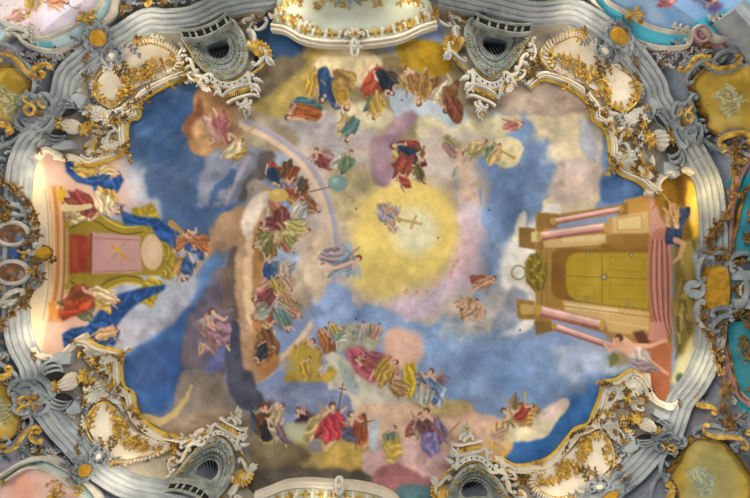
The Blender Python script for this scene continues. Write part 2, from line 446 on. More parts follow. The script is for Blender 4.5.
# ------------------------------------------------------------------ the vault painting
def paint_vault():
    F = Canvas((126, 143, 180))
    R_, Y_, B_, G_ = (170, 70, 55), (200, 160, 60), (50, 90, 150), (110, 135, 100)
    # sky and clouds
    def cl(pts, col, soft=1.6, warp=4.5, tex=.13, a=1.):
        F.poly(pts, col, a, soft=soft*.6, warp=warp, tex=tex, smooth=True)
        P = np.array(pts, float); m_ = P.mean(0); r_ = random.Random(int(m_[0]*7+m_[1]*13)); R_ = np.ptp(P, axis=0).min()
        if R_ < 10: return
        F.poly([tuple(p) for p in m_+(P-m_)*.72+np.array((-.07, -.08))*R_], tuple(min(235, q*1.09) for q in col), .6*a, soft=2.2, warp=warp*1.3, tex=tex, smooth=True)
        for k in range(int(3+R_/9)):
            q = m_+(P[r_.randrange(len(P))]-m_)*r_.uniform(.2, .85); s_ = R_*r_.uniform(.08, .2)
            F.blob(q[0], q[1], s_*1.6, s_, tuple(min(238, c_*(1.12 if k % 2 else .88)) for c_ in col), .55*a, r_.uniform(0, 3), .75, warp=warp*.8, tex=tex)
    def T(ox, oy, pts, k=3.947): return [(ox+x/k, oy+y/k) for x, y in pts]
    F.poly([(40, 40), (300, 0), (290, 110), (240, 170), (232, 236), (190, 330), (40, 330)], (76, 98, 134), soft=8, warp=10)
    F.blob(165, 120, 55, 50, (62, 88, 126), .9, edge=.6, warp=10, tex=.12)
    F.blob(205, 205, 40, 30, (72, 98, 138), .8, edge=.6, warp=10)
    F.poly([(255, 0), (345, 25), (300, 60), (262, 82), (238, 90), (246, 40)], (54, 84, 122), soft=3, warp=4, tex=.15)
    for k in range(14): F.stroke([(128+k*7, 130+(k*37) % 70), (146+k*7, 118+(k*37) % 70)], 9, 3, (96, 116, 148), .35, 3, warp=4)
    cl([(100, 165), (126, 158), (136, 176), (150, 172), (152, 196), (166, 205), (160, 225), (120, 230)], (146, 150, 166), 3, 7)
    cl([(100, 190), (140, 184), (148, 206), (120, 214)], (172, 168, 176), 3, 6, a=.7)
    # upper middle: olive and cream clouds
    cl([(238, 96), (300, 52), (400, 46), (470, 60), (500, 88), (470, 135), (400, 150), (300, 150), (262, 140)], (140, 128, 100), 4, 8)
    cl([(262, 84), (310, 50), (350, 46), (330, 84), (300, 104), (262, 120), (248, 112)], (156, 138, 82), 4, 8)
    cl([(262, 70), (300, 56), (292, 74), (258, 96)], (120, 108, 88), 3, 6)
    cl([(313, 66), (326, 56), (352, 52), (376, 54), (384, 66), (380, 80), (350, 84), (322, 80)], (194, 180, 146), 1.6, 4)
    cl([(384, 56), (404, 60), (408, 72), (390, 76)], (116, 102, 74), 2, 4)
    cl([(398, 40), (432, 42), (450, 52), (452, 66), (440, 75), (412, 70), (402, 62)], (152, 124, 34), 1.8, 4, .2)
    cl([(402, 44), (420, 46), (418, 62), (404, 64)], (142, 116, 40), 2.5, 4)
    cl([(262, 112), (300, 116), (330, 110), (352, 122), (380, 132), (376, 160), (340, 176), (300, 166), (262, 140)], (160, 154, 156), 4, 8)
    cl([(340, 108), (380, 100), (398, 116), (380, 128), (350, 126)], (182, 174, 146), 2.5, 5)
    cl([(392, 90), (420, 82), (452, 96), (470, 116), (476, 130), (440, 134), (416, 124), (396, 110)], (158, 168, 180), 2, 5)
    cl([(420, 116), (450, 126), (480, 122), (520, 112), (512, 136), (470, 146), (436, 140), (416, 132)], (184, 176, 146), 2, 5)
    # upper left: brown cloud, smoke, streaks
    cl([(195, 93), (201, 87), (221, 90), (240, 98), (254, 116), (252, 140), (232, 150), (218, 152), (209, 156), (194, 154), (187, 146), (185, 137), (182, 124), (192, 113)], (158, 122, 88), 1.2, 3)
    cl([(184, 124), (194, 110), (200, 96), (204, 104), (198, 124), (196, 138), (186, 138)], (124, 84, 62), 2, 3)
    cl([(198, 118), (214, 112), (220, 132), (212, 150), (196, 148), (192, 134)], (182, 146, 106), 3, 4)
    cl([(236, 100), (262, 108), (290, 124), (300, 150), (262, 152), (244, 148)], (150, 138, 118), 3.5, 6)
    cl([(207, 158), (232, 150), (256, 150), (252, 172), (236, 196), (224, 204), (200, 206), (203, 178)], (128, 134, 154), 2.5, 6)
    F.stroke([(232, 170), (218, 190), (208, 206)], 8, 4, (72, 100, 142), .85, 2.5, warp=5); F.stroke([(246, 160), (232, 182), (224, 200)], 5, 3, (168, 160, 164), .7, 2, warp=5)
    cl([(258, 156), (270, 150), (276, 158), (270, 172), (258, 182), (250, 196), (238, 200), (236, 192), (244, 178), (254, 170)], (98, 92, 90), 1.6, 5)
    cl([(246, 184), (258, 178), (264, 188), (256, 200), (246, 202)], (150, 140, 134), 1.8, 3)
    cl([(276, 156), (300, 164), (304, 180), (286, 180), (272, 172)], (152, 164, 184), 2.5, 4)
    # glow and the air around it
    cl([(300, 150), (360, 150), (460, 130), (500, 165), (505, 215), (490, 270), (470, 310), (400, 345), (330, 330), (300, 300), (262, 300), (262, 250), (300, 220)], (180, 168, 160), 5, 8)
    cl([(330, 170), (372, 176), (376, 198), (352, 222), (336, 214)], (168, 158, 126), 3, 5)
    cl([(452, 146), (478, 150), (492, 172), (492, 206), (476, 226), (464, 210), (456, 180)], (188, 166, 152), 2.5, 5)
    cl([(450, 214), (476, 204), (490, 222), (484, 262), (462, 292), (430, 312), (400, 322), (384, 316), (392, 302), (440, 286)], (186, 170, 184), 3, 6)
    cl([(452, 240), (470, 236), (474, 262), (454, 284), (446, 276)], (200, 172, 184), 3, 5, a=.8)
    F.blob(404, 234, 66, 68, (206, 184, 120), .9, edge=.3, warp=5, tex=.04)
    F.blob(407, 231, 53, 53, (218, 196, 116), 1, edge=.16, warp=2, tex=.03)
    F.blob(380, 276, 34, 32, (204, 184, 108), .85, edge=.5, warp=6)
    F.blob(414, 231, 32, 32, (220, 208, 152), 1, edge=.4, warp=1, tex=.02)
    F.blob(415, 231, 25, 26, (220, 214, 180), .95, edge=.5, warp=1, tex=.02)
    cl([(404, 112), (415, 112), (418, 121), (406, 130), (399, 137), (397, 157), (395, 176), (386, 186), (372, 184), (371, 170), (371, 151), (373, 139), (389, 129)], (146, 122, 132), 2.2, 2.5)
    F.stroke([(453, 176), (455, 170), (458, 166)], 2, 1, (96, 136, 132), .9, .8); F.stroke([(480, 190), (481, 204)], 3.5, 1.5, (120, 150, 190), .9, 1)
    # right: clouds and blue pockets
    cl([(480, 150), (500, 140), (530, 120), (580, 110), (625, 150), (660, 170), (660, 205), (600, 215), (540, 225), (508, 260), (492, 310), (470, 300), (490, 262), (488, 220), (492, 180), (478, 165)], (112, 136, 174), 2.5, 5)
    cl([(470, 84), (540, 76), (600, 90), (590, 118), (560, 124), (520, 112), (494, 112)], (150, 136, 126), 2, 5)
    cl([(494, 92), (540, 84), (560, 100), (540, 112), (506, 108)], (164, 150, 138), 3, 5)
    cl([(528, 116), (560, 118), (590, 116), (602, 140), (604, 166), (606, 186), (596, 206), (600, 222), (550, 222), (546, 206), (558, 190), (560, 166), (552, 146), (536, 130)], (184, 172, 148), 1.8, 5)
    cl([(562, 160), (590, 160), (600, 180), (590, 200), (560, 206), (552, 190)], (172, 158, 152), 2.5, 5)
    cl([(576, 126), (588, 124), (600, 146), (600, 160), (586, 150)], (150, 152, 164), 2.5, 5)
    cl([(480, 146), (494, 138), (516, 136), (526, 148), (520, 162), (504, 167), (488, 160)], (192, 180, 144), 1.2, 3)
    cl([(600, 176), (622, 168), (646, 186), (642, 198), (606, 200)], (78, 106, 150), 2.5, 4)
    cl([(536, 222), (556, 204), (562, 214), (558, 240), (548, 300), (534, 326), (512, 332), (486, 345), (450, 346), (440, 338), (440, 326), (462, 322), (484, 314), (500, 300), (512, 280), (520, 262), (526, 236)], (190, 186, 182), 1.5, 4)
    cl([(522, 210), (526, 220), (522, 236), (516, 246), (512, 232), (516, 216)], (196, 190, 180), 1.2, 3)
    cl([(514, 286), (530, 296), (526, 318), (506, 330), (490, 340), (492, 322), (504, 308)], (136, 140, 156), 2.4, 4)
    cl([(456, 332), (480, 326), (490, 338), (478, 350), (458, 348)], (150, 148, 142), 2, 4)
    # lower sky
    cl([(330, 300), (372, 306), (420, 322), (446, 318), (442, 342), (470, 356), (520, 336), (540, 345), (640, 350), (640, 400), (600, 400), (560, 410), (520, 440), (470, 420), (420, 395), (400, 350), (340, 345), (318, 325)], (122, 146, 184), 3.5, 6)
    F.blob(520, 375, 60, 34, (112, 140, 182), .7, edge=.7, warp=8)
    cl([(556, 350), (590, 344), (620, 352), (632, 380), (606, 388), (580, 384), (560, 372)], (150, 163, 188), 4, 6)
    cl([(594, 396), (608, 384), (620, 372), (650, 380), (600, 480), (490, 480), (500, 455), (530, 440), (552, 424), (566, 402), (584, 404)], (56, 100, 158), 2.5, 4)
    # rainbow, pale: blue inside, rose and straw outside
    arc = crom([(244, 124), (266, 134), (290, 150), (308, 168), (322, 192), (331, 220), (334, 256), (329, 290), (314, 324), (294, 350), (270, 370), (256, 379)], False, 8)
    for off, w, c in ((0, 11, (186, 172, 158)), (-3.4, 4, (204, 178, 150)), (-1.2, 3, (206, 184, 160)), (.8, 3, (178, 160, 160)), (2.6, 3.4, (140, 150, 180)), (4.6, 3, (168, 156, 160))):
        q = []
        for i, p in enumerate(arc):
            a = arc[max(i-1, 0)]; b = arc[min(i+1, len(arc)-1)]; d = (b[0]-a[0], b[1]-a[1]); l = math.hypot(*d)
            q.append((p[0]+d[1]/l*-off*-1, p[1]-d[0]/l*-off*-1))
        F.stroke(q, w, w, c, .8, 1.8)
    # cloud column left of the rainbow
    B_ = lambda pts: T(110, 190, pts)
    cl(B_([(480, 70), (540, 60), (540, 120), (500, 200), (430, 250), (400, 260), (360, 330), (330, 350), (345, 260), (380, 220), (400, 150)]), (160, 132, 104), 1.6, 4)
    cl(B_([(420, 240), (445, 300), (400, 400), (340, 500), (240, 500), (300, 400), (370, 310)]), (88, 118, 160), 2, 4)
    cl(B_([(440, 290), (470, 400), (460, 520), (320, 520), (350, 440), (400, 380)]), (108, 100, 112), 2, 4)
    cl([(100, 250), (150, 268), (196, 272), (200, 285), (180, 310), (168, 325), (140, 345), (120, 348), (100, 330)], (162, 166, 180), 4, 7)
    cl([(264, 186), (272, 196), (266, 216), (256, 240), (254, 262), (262, 290), (264, 330), (268, 372), (258, 382), (246, 396), (234, 380), (228, 330), (224, 290), (228, 254), (236, 236), (246, 210)], (162, 132, 104), 1.6, 4)
    cl([(228, 252), (236, 246), (234, 290), (240, 340), (236, 380), (228, 350), (222, 300)], (108, 94, 90), 2, 4)
    cl([(236, 250), (244, 248), (244, 300), (240, 320), (236, 290)], (186, 156, 124), 2, 4)
    cl([(246, 206), (258, 192), (270, 192), (264, 210), (254, 228), (248, 240), (242, 230)], (208, 192, 178), 1.4, 3)
    cl([(246, 240), (254, 236), (250, 262), (254, 300), (256, 320), (250, 336), (244, 310), (243, 270)], (212, 182, 148), 1.5, 3.5)
    cl([(254, 236), (262, 226), (270, 240), (264, 262), (260, 290), (254, 270)], (168, 124, 72), 1.5, 3)
    cl([(256, 316), (268, 314), (276, 340), (278, 360), (262, 376), (254, 350)], (172, 124, 80), 1.5, 3)
    cl([(238, 318), (252, 322), (254, 334), (244, 336), (236, 328)], (184, 150, 128), 2, 3)
    cl([(280, 238), (306, 226), (320, 246), (318, 286), (302, 306), (286, 300), (276, 276)], (176, 158, 142), 2.5, 5)
    cl([(266, 252), (290, 240), (302, 256), (290, 276), (272, 276)], (146, 160, 184), 2, 4)
    cl([(316, 288), (344, 278), (352, 308), (334, 330), (316, 324), (308, 306)], (136, 154, 190), 2.5, 5)
    cl([(320, 226), (330, 250), (328, 280), (316, 300), (308, 270)], (190, 172, 150), 2.5, 4)
    # lower left
    C_ = lambda pts: T(110, 310, pts)
    cl(C_([(0, 0), (300, -20), (300, 10), (200, 110), (100, 180), (40, 220), (0, 160)]), (164, 168, 184), 3, 5)
    cl(C_([(40, 220), (100, 170), (200, 100), (290, -10), (340, -10), (300, 110), (300, 250), (285, 340), (255, 425), (150, 440), (80, 420), (30, 300)]), (66, 96, 148), 3, 4)
    F.blob(150, 372, 22, 24, (74, 100, 150), .7, edge=.8, warp=6); F.blob(160, 400, 14, 16, (52, 90, 146), .7, edge=.8, warp=4)
    cl(C_([(320, 0), (470, 0), (470, 100), (470, 210), (430, 270), (285, 240), (290, 110)]), (108, 100, 110), 2, 4)
    cl(C_([(420, 110), (470, 90), (460, 190), (400, 250), (370, 240), (380, 200)]), (100, 106, 146), 2, 4)
    cl(C_([(275, 230), (440, 255), (500, 400), (620, 420), (600, 520), (150, 520), (140, 440), (250, 425)]), (128, 118, 110), 2, 4)
    cl(C_([(330, 400), (420, 380), (480, 440), (400, 520), (200, 500), (250, 450)]), (150, 132, 112), 3, 4)
    F.stroke(C_([(318, 295), (300, 350), (262, 410), (200, 436), (120, 436)]), 2.5, 10, (188, 166, 112), .9, 1.6, warp=3)
    cl(C_([(468, 50), (502, 60), (520, 180), (560, 260), (610, 340), (620, 400), (540, 400), (480, 350), (460, 240)]), (78, 80, 96), 2, 4)
    cl(C_([(590, 280), (640, 300), (760, 260), (800, 300), (800, 420), (640, 400), (610, 350)]), (122, 130, 158), 2.2, 4)
    # lower middle
    D_ = lambda pts: T(300, 310, pts)
    cl(D_([(150, 60), (230, 40), (310, 70), (310, 140), (260, 170), (180, 160), (120, 140)]), (160, 160, 142), 1.6, 4)
    cl(D_([(-60, 240), (20, 220), (150, 230), (160, 280), (60, 290), (-60, 290)]), (172, 146, 66), 1.6, 4)
    cl(D_([(0, 285), (120, 290), (220, 340), (240, 410), (-40, 420), (-60, 300)]), (112, 122, 152), 2, 4)
    cl(D_([(115, 145), (180, 190), (240, 265), (330, 290), (420, 370), (400, 420), (300, 420), (220, 400), (200, 350), (120, 300), (150, 250), (105, 200)]), (180, 176, 162), 1.4, 4)
    cl(D_([(150, 200), (200, 250), (230, 320), (210, 340), (170, 290)]), (150, 160, 160), 2, 3)
    cl(D_([(220, 400), (300, 380), (420, 375), (560, 370), (660, 390), (690, 440), (660, 560), (200, 560)]), (194, 166, 144), 1.8, 4)
    cl(D_([(430, 370), (540, 372), (560, 350), (640, 360), (680, 390), (676, 420), (600, 425), (500, 410)]), (172, 152, 108), 1.4, 3)
    cl(D_([(600, 430), (680, 415), (750, 440), (760, 520), (640, 520)]), (188, 152, 138), 1.8, 4)
    # bottom strip
    cl([(262, 432), (300, 440), (340, 436), (370, 446), (372, 474), (300, 480), (256, 474), (252, 452)], (156, 140, 92), 2.5, 5)
    cl([(256, 440), (290, 444), (310, 460), (280, 474), (252, 466)], (116, 106, 84), 3, 5)
    cl([(330, 446), (372, 442), (378, 462), (350, 474), (322, 468)], (178, 152, 84), 2.5, 5)
    cl([(240, 474), (300, 470), (380, 474), (384, 520), (230, 520)], (92, 88, 82), 3, 5)
    cl([(366, 448), (400, 440), (444, 450), (452, 476), (440, 492), (400, 486), (368, 474)], (192, 160, 160), 2, 5)
    cl([(376, 470), (420, 474), (446, 490), (440, 520), (380, 520)], (160, 112, 116), 2.2, 5)
    cl([(396, 490), (430, 486), (440, 520), (396, 520)], (92, 128, 136), 2.5, 4)
    cl([(366, 440), (372, 420), (378, 424), (374, 452)], (176, 184, 196), 1.6, 3)
    cl([(448, 424), (478, 416), (494, 418), (512, 434), (508, 456), (480, 470), (448, 452)], (190, 160, 142), 1.5, 4)
    cl([(494, 430), (510, 426), (516, 448), (504, 460), (490, 448)], (186, 158, 108), 2, 4)
    cl([(506, 428), (512, 418), (530, 420), (548, 414), (562, 400), (566, 408), (558, 424), (546, 436), (528, 442), (512, 444)], (184, 178, 152), 1.4, 3.5)
    cl([(540, 412), (554, 400), (564, 400), (562, 412), (548, 422)], (194, 174, 168), 1.4, 3)
    # rose glow
    F.blob(404, 347, 26, 24, (202, 166, 150), 1, edge=.4, warp=4); F.blob(406, 347, 14, 13, (210, 178, 164), .9, edge=.9)
    for k in range(26):
        a = k*6.283/26
        F.stroke([(404+8*math.cos(a), 347+8*math.sin(a)), (404+(20+4*(k % 2))*math.cos(a), 347+(19+4*(k % 2))*math.sin(a))], 1.6, .5, (218, 182, 156), .4, .9)
    # general plaster variation before the figures
    F.c = np.clip((F.c-.55)*1.14+.55, 0, 1)*np.array([1.02, .985, .935], np.float32)
    L_ = F.c.mean(-1, keepdims=True); F.c = L_+(F.c-L_)*.97
    F.c *= (1+.05*N3+.06*N1+.04*N5)[..., None]
    F.c += (N2*.05)[..., None]*np.array([1., .7, .2], np.float32)

    # ---- figures: generic draped people on clouds, seated and flying
    f = lambda u, v, an, s, *a, **k: figure(F, u, v, an, s*1.1, *a, **k)
    up = -math.pi/2; dn = math.pi/2; D = math.radians
    # top group (upside down towards the top edge)
    f(300, 112, D(160), 36, (178, 92, 40), (60, 110, 130), 1)
    f(322, 88, D(95), 34, (40, 76, 132), (196, 156, 48), 2)
    f(341, 96, D(70), 36, (206, 160, 44), (44, 74, 130), 3)
    drapery(F, 345, 80, 12, 9, .4, (168, 130, 60), 14)
    f(374, 90, D(80), 40, (188, 76, 44), (150, 66, 44), 4)
    f(375, 108, D(100), 26, (205, 165, 60), (90, 110, 90), 5)
    f(388, 84, D(60), 28, (40, 48, 66), (70, 60, 60), 6)
    f(410, 78, D(250), 28, (150, 108, 56), (176, 140, 70), 7)
    f(424, 92, D(110), 34, (164, 120, 52), (120, 84, 48), 8)
    f(447, 98, D(100), 34, (140, 96, 56), (200, 190, 160), 9)
    drapery(F, 455, 108, 13, 8, 1.2, (128, 66, 44), 19)
    f(322, 158, D(240), 26, (150, 70, 80), (170, 120, 130), 10, wings=(160, 130, 130))
    f(346, 160, D(300), 26, (110, 135, 100), (190, 190, 170), 11, wings=(180, 184, 170))
    f(348, 130, D(100), 28, (90, 130, 130), (200, 170, 110), 12)
    # floating pair in red and green below them
    f(406, 152, D(200), 38, (150, 60, 52), (120, 52, 56), 13)
    f(412, 158, D(20), 30, (48, 62, 96), (190, 160, 80), 14, wings=(96, 92, 50))
    drapery(F, 402, 165, 12, 8, 2.2, (162, 70, 56), 15)
    f(402, 180, D(240), 20, (170, 70, 56), None, 16)
    f(420, 176, D(60), 20, (110, 100, 60), None, 17)
    # trumpet flier and companions, upper right
    f(454, 150, D(20), 24, (170, 130, 130), (150, 150, 90), 18, wings=(180, 165, 120))
    f(478, 146, D(-30), 24, (196, 170, 110), (150, 150, 90), 19)
    f(495, 152, D(-60), 22, (200, 170, 100), (90, 130, 110), 20)
    f(515, 124, D(-10), 20, (200, 110, 100), None, 21)
    F.stroke([(500, 150), (514, 158)], 1.3, 3, (170, 140, 60), 1, .4)
    # left trumpet flier
    f(222, 130, D(60), 34, (186, 104, 104), (200, 150, 140), 22, wings=(150, 110, 80))
    f(236, 148, D(-50), 26, (206, 190, 150), (180, 140, 60), 23)
    F.stroke([(238, 140), (256, 126)], 1.2, 2.6, (180, 150, 80), 1, .4)
    # crowd in the crook of the rainbow
    crowd = [(276, 178, 60, 24, (40, 66, 104), R_, 30), (290, 176, 110, 24, (150, 76, 48), (110, 80, 50), 31),
             (300, 196, 20, 24, (160, 80, 56), (180, 130, 60), 33),
             (312, 206, 40, 22, (150, 96, 60), (180, 110, 60), 34), (275, 212, 80, 22, (190, 120, 90), (200, 180, 160), 35),
             (298, 214, 100, 22, (196, 190, 176), (150, 160, 170), 36), (270, 226, 160, 26, (130, 64, 76), (150, 80, 90), 37),
             (284, 222, 80, 26, (140, 72, 70), (128, 60, 56), 38), (300, 228, 10, 24, (196, 180, 92), (200, 190, 120), 39),
             (280, 238, 170, 28, (190, 176, 110), (170, 160, 90), 40), (262, 242, 150, 24, (150, 150, 90), (130, 120, 70), 41),
             (268, 254, 100, 22, (120, 110, 60), (150, 110, 60), 42), (272, 278, 80, 26, (52, 84, 136), (90, 110, 140), 43),
             (284, 272, 110, 22, (190, 170, 150), (150, 150, 150), 44), (262, 294, 150, 26, (186, 110, 90), (200, 140, 120), 45),
             (278, 290, 80, 22, (190, 160, 70), (170, 150, 60), 46), (266, 302, 120, 24, (150, 76, 76), (140, 70, 80), 47),
             (288, 284, 60, 18, (196, 150, 120), (180, 160, 140), 48), (270, 318, 100, 24, (168, 70, 46), (186, 100, 60), 49),
             (286, 322, 80, 24, (96, 130, 130), (120, 150, 140), 50), (260, 314, 150, 20, (170, 180, 160), (150, 140, 110), 51),
             (296, 312, 40, 18, (190, 130, 110), (150, 150, 110), 52), (290, 300, 20, 16, (180, 130, 90), (160, 140, 90), 53),
             (268, 345, 80, 30, (128, 84, 50), (150, 104, 64), 54), (262, 356, 110, 22, (60, 60, 70), (140, 90, 50), 55),
             (300, 188, 130, 18, (90, 84, 70), (120, 70, 50), 56), (290, 246, 60, 18, (150, 150, 80), (170, 90, 80), 57)]
    for a, b, c, s, c1, c2, sd in crowd: F.blob(a-2, b+1, s*.5, s*.42, (96, 70, 48), .6, 0, .7, warp=2)
    for a, b, c, s, c1, c2, sd in crowd: f(a, b, D(c), s, c1, c2, sd)
    F.blob(279, 195, 11, 7.5, (204, 168, 84), 1, .1, .25)
    F.blob(277, 193, 6, 3.5, (222, 196, 120), .8, .1, .8)
    F.stroke([(300, 194), (330, 187)], 1.3, .9, (120, 66, 60), 1, .4)
    F.blob(338, 183, 10.5, 10, (120, 148, 140), 1, 0, .3)
    F.blob(335, 180, 6, 5, (162, 186, 176), .8, 0, .9)
    F.ring(338, 183, 6, 1, (96, 116, 110), .5, 1.6)
    # small bright figures in the glow, and the reclining flier beside the rainbow
    f(390, 216, D(20), 26, (168, 160, 176), (190, 130, 110), 60, wings=(170, 160, 170))
    F.stroke([(398, 219), (421, 224)], 3.2, 3.2, (196, 160, 96), .9, .5)
    F.stroke([(411, 228), (416, 216)], 3, 3, (196, 160, 96), .9, .5)
    cherub(F, 388, 208, 14, -1.2, 61); cherub(F, 393, 228, 14, 1.4, 62)
    f(345, 262, D(-20), 38, (150, 165, 190), (160, 140, 150), 63, wings=(150, 170, 196))
    F.stroke([(325, 270), (342, 266), (352, 262)], 4, 3, SKIN, 1, .5)
    for k, (a, b) in enumerate(((456, 262), (450, 274), (405, 292), (415, 294), (425, 293), (350, 200), (357, 196), (452, 268), (362, 168))):
        F.blob(a, b, 3.4, 2.4, (206, 158, 140), .75, k, .6); F.blob(a+2, b-2, 1.6, 1.5, (176, 120, 96), .8, 0, .5)
    # cherubs on the cloud left of the portico
    f(486, 281, D(-25), 24, (196, 140, 112), (176, 84, 62), 64, skin=(212, 158, 124))
    f(472, 308, D(-60), 24, (204, 156, 124), (176, 120, 60), 65, skin=(212, 158, 124))
    cherub(F, 479, 315, 18, 1.8, 66); cherub(F, 462, 302, 16, -.4, 67)
    # lower middle figures
    f(310, 352, D(-70), 30, (204, 166, 56), (190, 150, 50), 70)
    f(302, 360, D(60), 26, (206, 172, 60), (200, 160, 56), 71)
    F.poly([(285, 356), (298, 345), (318, 350), (322, 372), (300, 378), (284, 372)], (180, 148, 56), .8, soft=2.4, warp=4)
    f(308, 366, D(-75), 22, (200, 160, 50), None, 72)
    f(322, 370, D(120), 16, (190, 190, 190), None, 73)
    f(326, 338, D(-90), 24, (186, 110, 56), (150, 90, 56), 74)
    f(340, 334, D(-60), 18, (120, 150, 140), (190, 190, 170), 75, wings=(180, 184, 170))
    f(362, 330, D(-80), 20, (180, 170, 170), (150, 160, 150), 76, wings=(170, 160, 150))
    f(376, 330, D(-60), 18, (190, 140, 130), (160, 140, 110), 77, wings=(180, 160, 150))
    f(332, 328, D(-120), 16, (180, 160, 70), None, 78)
    F.poly([(344, 350), (360, 346), (378, 360), (384, 376), (372, 384), (355, 372)], (168, 80, 92), 1, soft=1.4, folds=(.8, 7, .2))
    F.poly([(370, 350), (392, 356), (402, 372), (388, 384), (376, 376)], (176, 90, 76), 1, soft=1.4, folds=(.8, 6, .2))
    f(366, 362, D(200), 28, (176, 86, 84), (160, 80, 100), 79)
    f(388, 370, D(-40), 30, (196, 156, 62), (180, 140, 56), 80)
    F.poly([(404, 364), (416, 362), (417, 386), (412, 400), (400, 396)], (186, 152, 44), 1, soft=1.2, folds=(1.4, 5, .2))
    f(398, 384, D(-120), 24, (170, 130, 80), (150, 110, 70), 81)
    f(431, 384, D(-85), 34, (92, 120, 168), (150, 170, 190), 82, wings=(140, 96, 96))
    f(424, 392, D(-95), 24, (176, 180, 170), (150, 150, 140), 83)
    # lower left group round the cross bearer
    F.poly([(255, 405), (274, 400), (278, 430), (262, 438), (252, 425)], (92, 62, 46), .9, soft=2.0, warp=3)
    f(262, 418, D(-80), 32, (112, 72, 46), (70, 92, 110), 90)
    f(272, 424, D(-70), 30, (52, 50, 56), (80, 60, 50), 91)
    f(281, 430, D(-110), 26, (118, 92, 112), (170, 160, 130), 92)
    f(278, 414, D(-60), 26, (190, 165, 120), None, 93)
    f(304, 418, D(-120), 28, (66, 42, 60), (110, 84, 90), 94)
    F.poly([(284, 424), (312, 424), (326, 430), (312, 446), (292, 442)], (178, 172, 132), .9, soft=1.6, warp=3)
    F.poly([(308, 440), (322, 440), (322, 452), (308, 452)], (120, 116, 124), .9, soft=.8)
    f(326, 420, D(-70), 42, (170, 62, 66), (190, 160, 100), 95)
    F.poly([(322, 422), (338, 410), (350, 424), (340, 440), (326, 442)], (172, 60, 66), 1, soft=1, folds=(1.2, 6, .25))
    f(356, 426, D(-120), 34, (168, 84, 52), (96, 92, 120), 96)
    F.stroke([(338, 412), (343, 383)], 1.4, 1.2, (110, 80, 84), 1, .4); F.stroke([(339, 388), (346, 390)], 1.3, 1.3, (110, 80, 84), 1, .4)
    F.stroke([(360, 424), (374, 420)], 1.2, 1., (110, 80, 70), 1, .4)
    f(392, 436, D(-70), 24, (120, 132, 110), (200, 165, 80), 97)
    F.poly([(382, 442), (400, 440), (404, 456), (388, 464)], (198, 162, 74), 1, soft=1.2, folds=(.6, 5, .2))
    f(418, 424, D(-80), 26, (196, 160, 130), (160, 90, 80), 98)
    f(430, 424, D(-100), 36, (120, 78, 80), (130, 110, 150), 99)
    F.poly([(420, 434), (436, 432), (440, 452), (430, 458), (422, 450)], (126, 112, 152), 1, soft=1, folds=(1.3, 5, .25))
    F.stroke([(446, 436), (460, 422)], 1.2, 1, (150, 110, 70), 1, .4)
    cherub(F, 498, 436, 22, 2.0, 100)
    f(516, 414, D(200), 34, (200, 170, 120), (150, 110, 60), 101, wings=(140, 110, 64))
    f(526, 412, D(-40), 24, (176, 66, 52), (190, 140, 60), 102)
    F.stroke([(515, 408), (516, 392)], 5, 1.2, (110, 90, 60), .9, .6); F.stroke([(525, 404), (525, 393)], 1.2, 2.6, (196, 160, 70), 1, .5)
    # fliers left of the cloud column
    f(216, 326, D(250), 40, (150, 110, 130), (170, 120, 120), 103, wings=(130, 110, 120))
    cherub(F, 208, 322, 18, -2, 104); cherub(F, 203, 348, 14, -1, 105)
    f(194, 240, D(-130), 30, (190, 110, 60), (60, 92, 150), 106)
    f(190, 262, D(100), 24, (56, 88, 148), (190, 170, 130), 107)

    # ---- painted portico on the right: brown-gold architecture with rose columns
    GO, GD, GL, GY = (158, 118, 52), (118, 84, 40), (196, 158, 98), (166, 136, 36)
    def col(p, q, w, shade=1.):
        d = (q[0]-p[0], q[1]-p[1]); l = math.hypot(*d); nx, ny = -d[1]/l, d[0]/l
        for o, cc, ww in ((0, (170, 112, 98), 1.), (-.16, (206, 152, 138), .56), (-.24, (222, 186, 168), .2), (.38, (140, 84, 74), .22)):
            F.stroke([(p[0]+nx*o*w, p[1]+ny*o*w), (q[0]+nx*o*w, q[1]+ny*o*w)], w*ww, w*ww, tuple(s_*shade for s_ in cc), 1, .6, tex=.16)
    F.poly([(536, 212), (560, 214), (650, 200), (668, 204), (672, 352), (640, 350), (606, 334), (536, 326)], (150, 112, 50), soft=.6, tex=.14)
    F.poly([(558, 224), (620, 213), (610, 224), (545, 232)], (124, 144, 176), .9, soft=.6)
    F.poly([(519, 227), (535, 228), (536, 250), (519, 247)], (128, 94, 44), tex=.15); F.poly([(531, 232), (538, 232), (538, 242), (531, 242)], (206, 180, 130))
    F.poly([(538, 213), (558, 215), (557, 228), (538, 227)], (132, 98, 44), tex=.15)
    F.poly([(543, 241), (552, 239), (624, 233), (624, 244), (545, 250)], (196, 160, 100)); F.stroke([(545, 249), (624, 244)], 1.2, 1.2, (130, 92, 44), .8, .5)
    F.poly([(562, 236), (610, 234), (610, 240), (562, 243)], (216, 186, 132), .8, soft=.8)
    F.poly([(536, 250), (552, 248), (552, 298), (536, 302)], (160, 122, 60)); F.stroke([(541, 228), (542, 318)], 1, 1, GD, .8, .5); F.stroke([(547, 246), (547, 304)], .8, .8, GD, .6, .5)
    F.poly([(552, 254), (556, 250), (564, 248), (650, 250), (650, 310), (600, 306), (562, 300), (555, 297), (551, 290)], (126, 88, 32), soft=.7, tex=.1)
    F.poly([(600, 244), (650, 240), (650, 254), (602, 254)], (136, 94, 36), soft=.7)
    F.poly([(566, 264), (569, 256), (575, 253), (649, 253), (649, 309), (600, 304), (575, 300), (568, 294), (566, 284)], GY, soft=.6, tex=.06)
    F.poly([(590, 256), (606, 255), (602, 284), (584, 298), (576, 296), (590, 280)], (178, 148, 52), .5, soft=2.5)
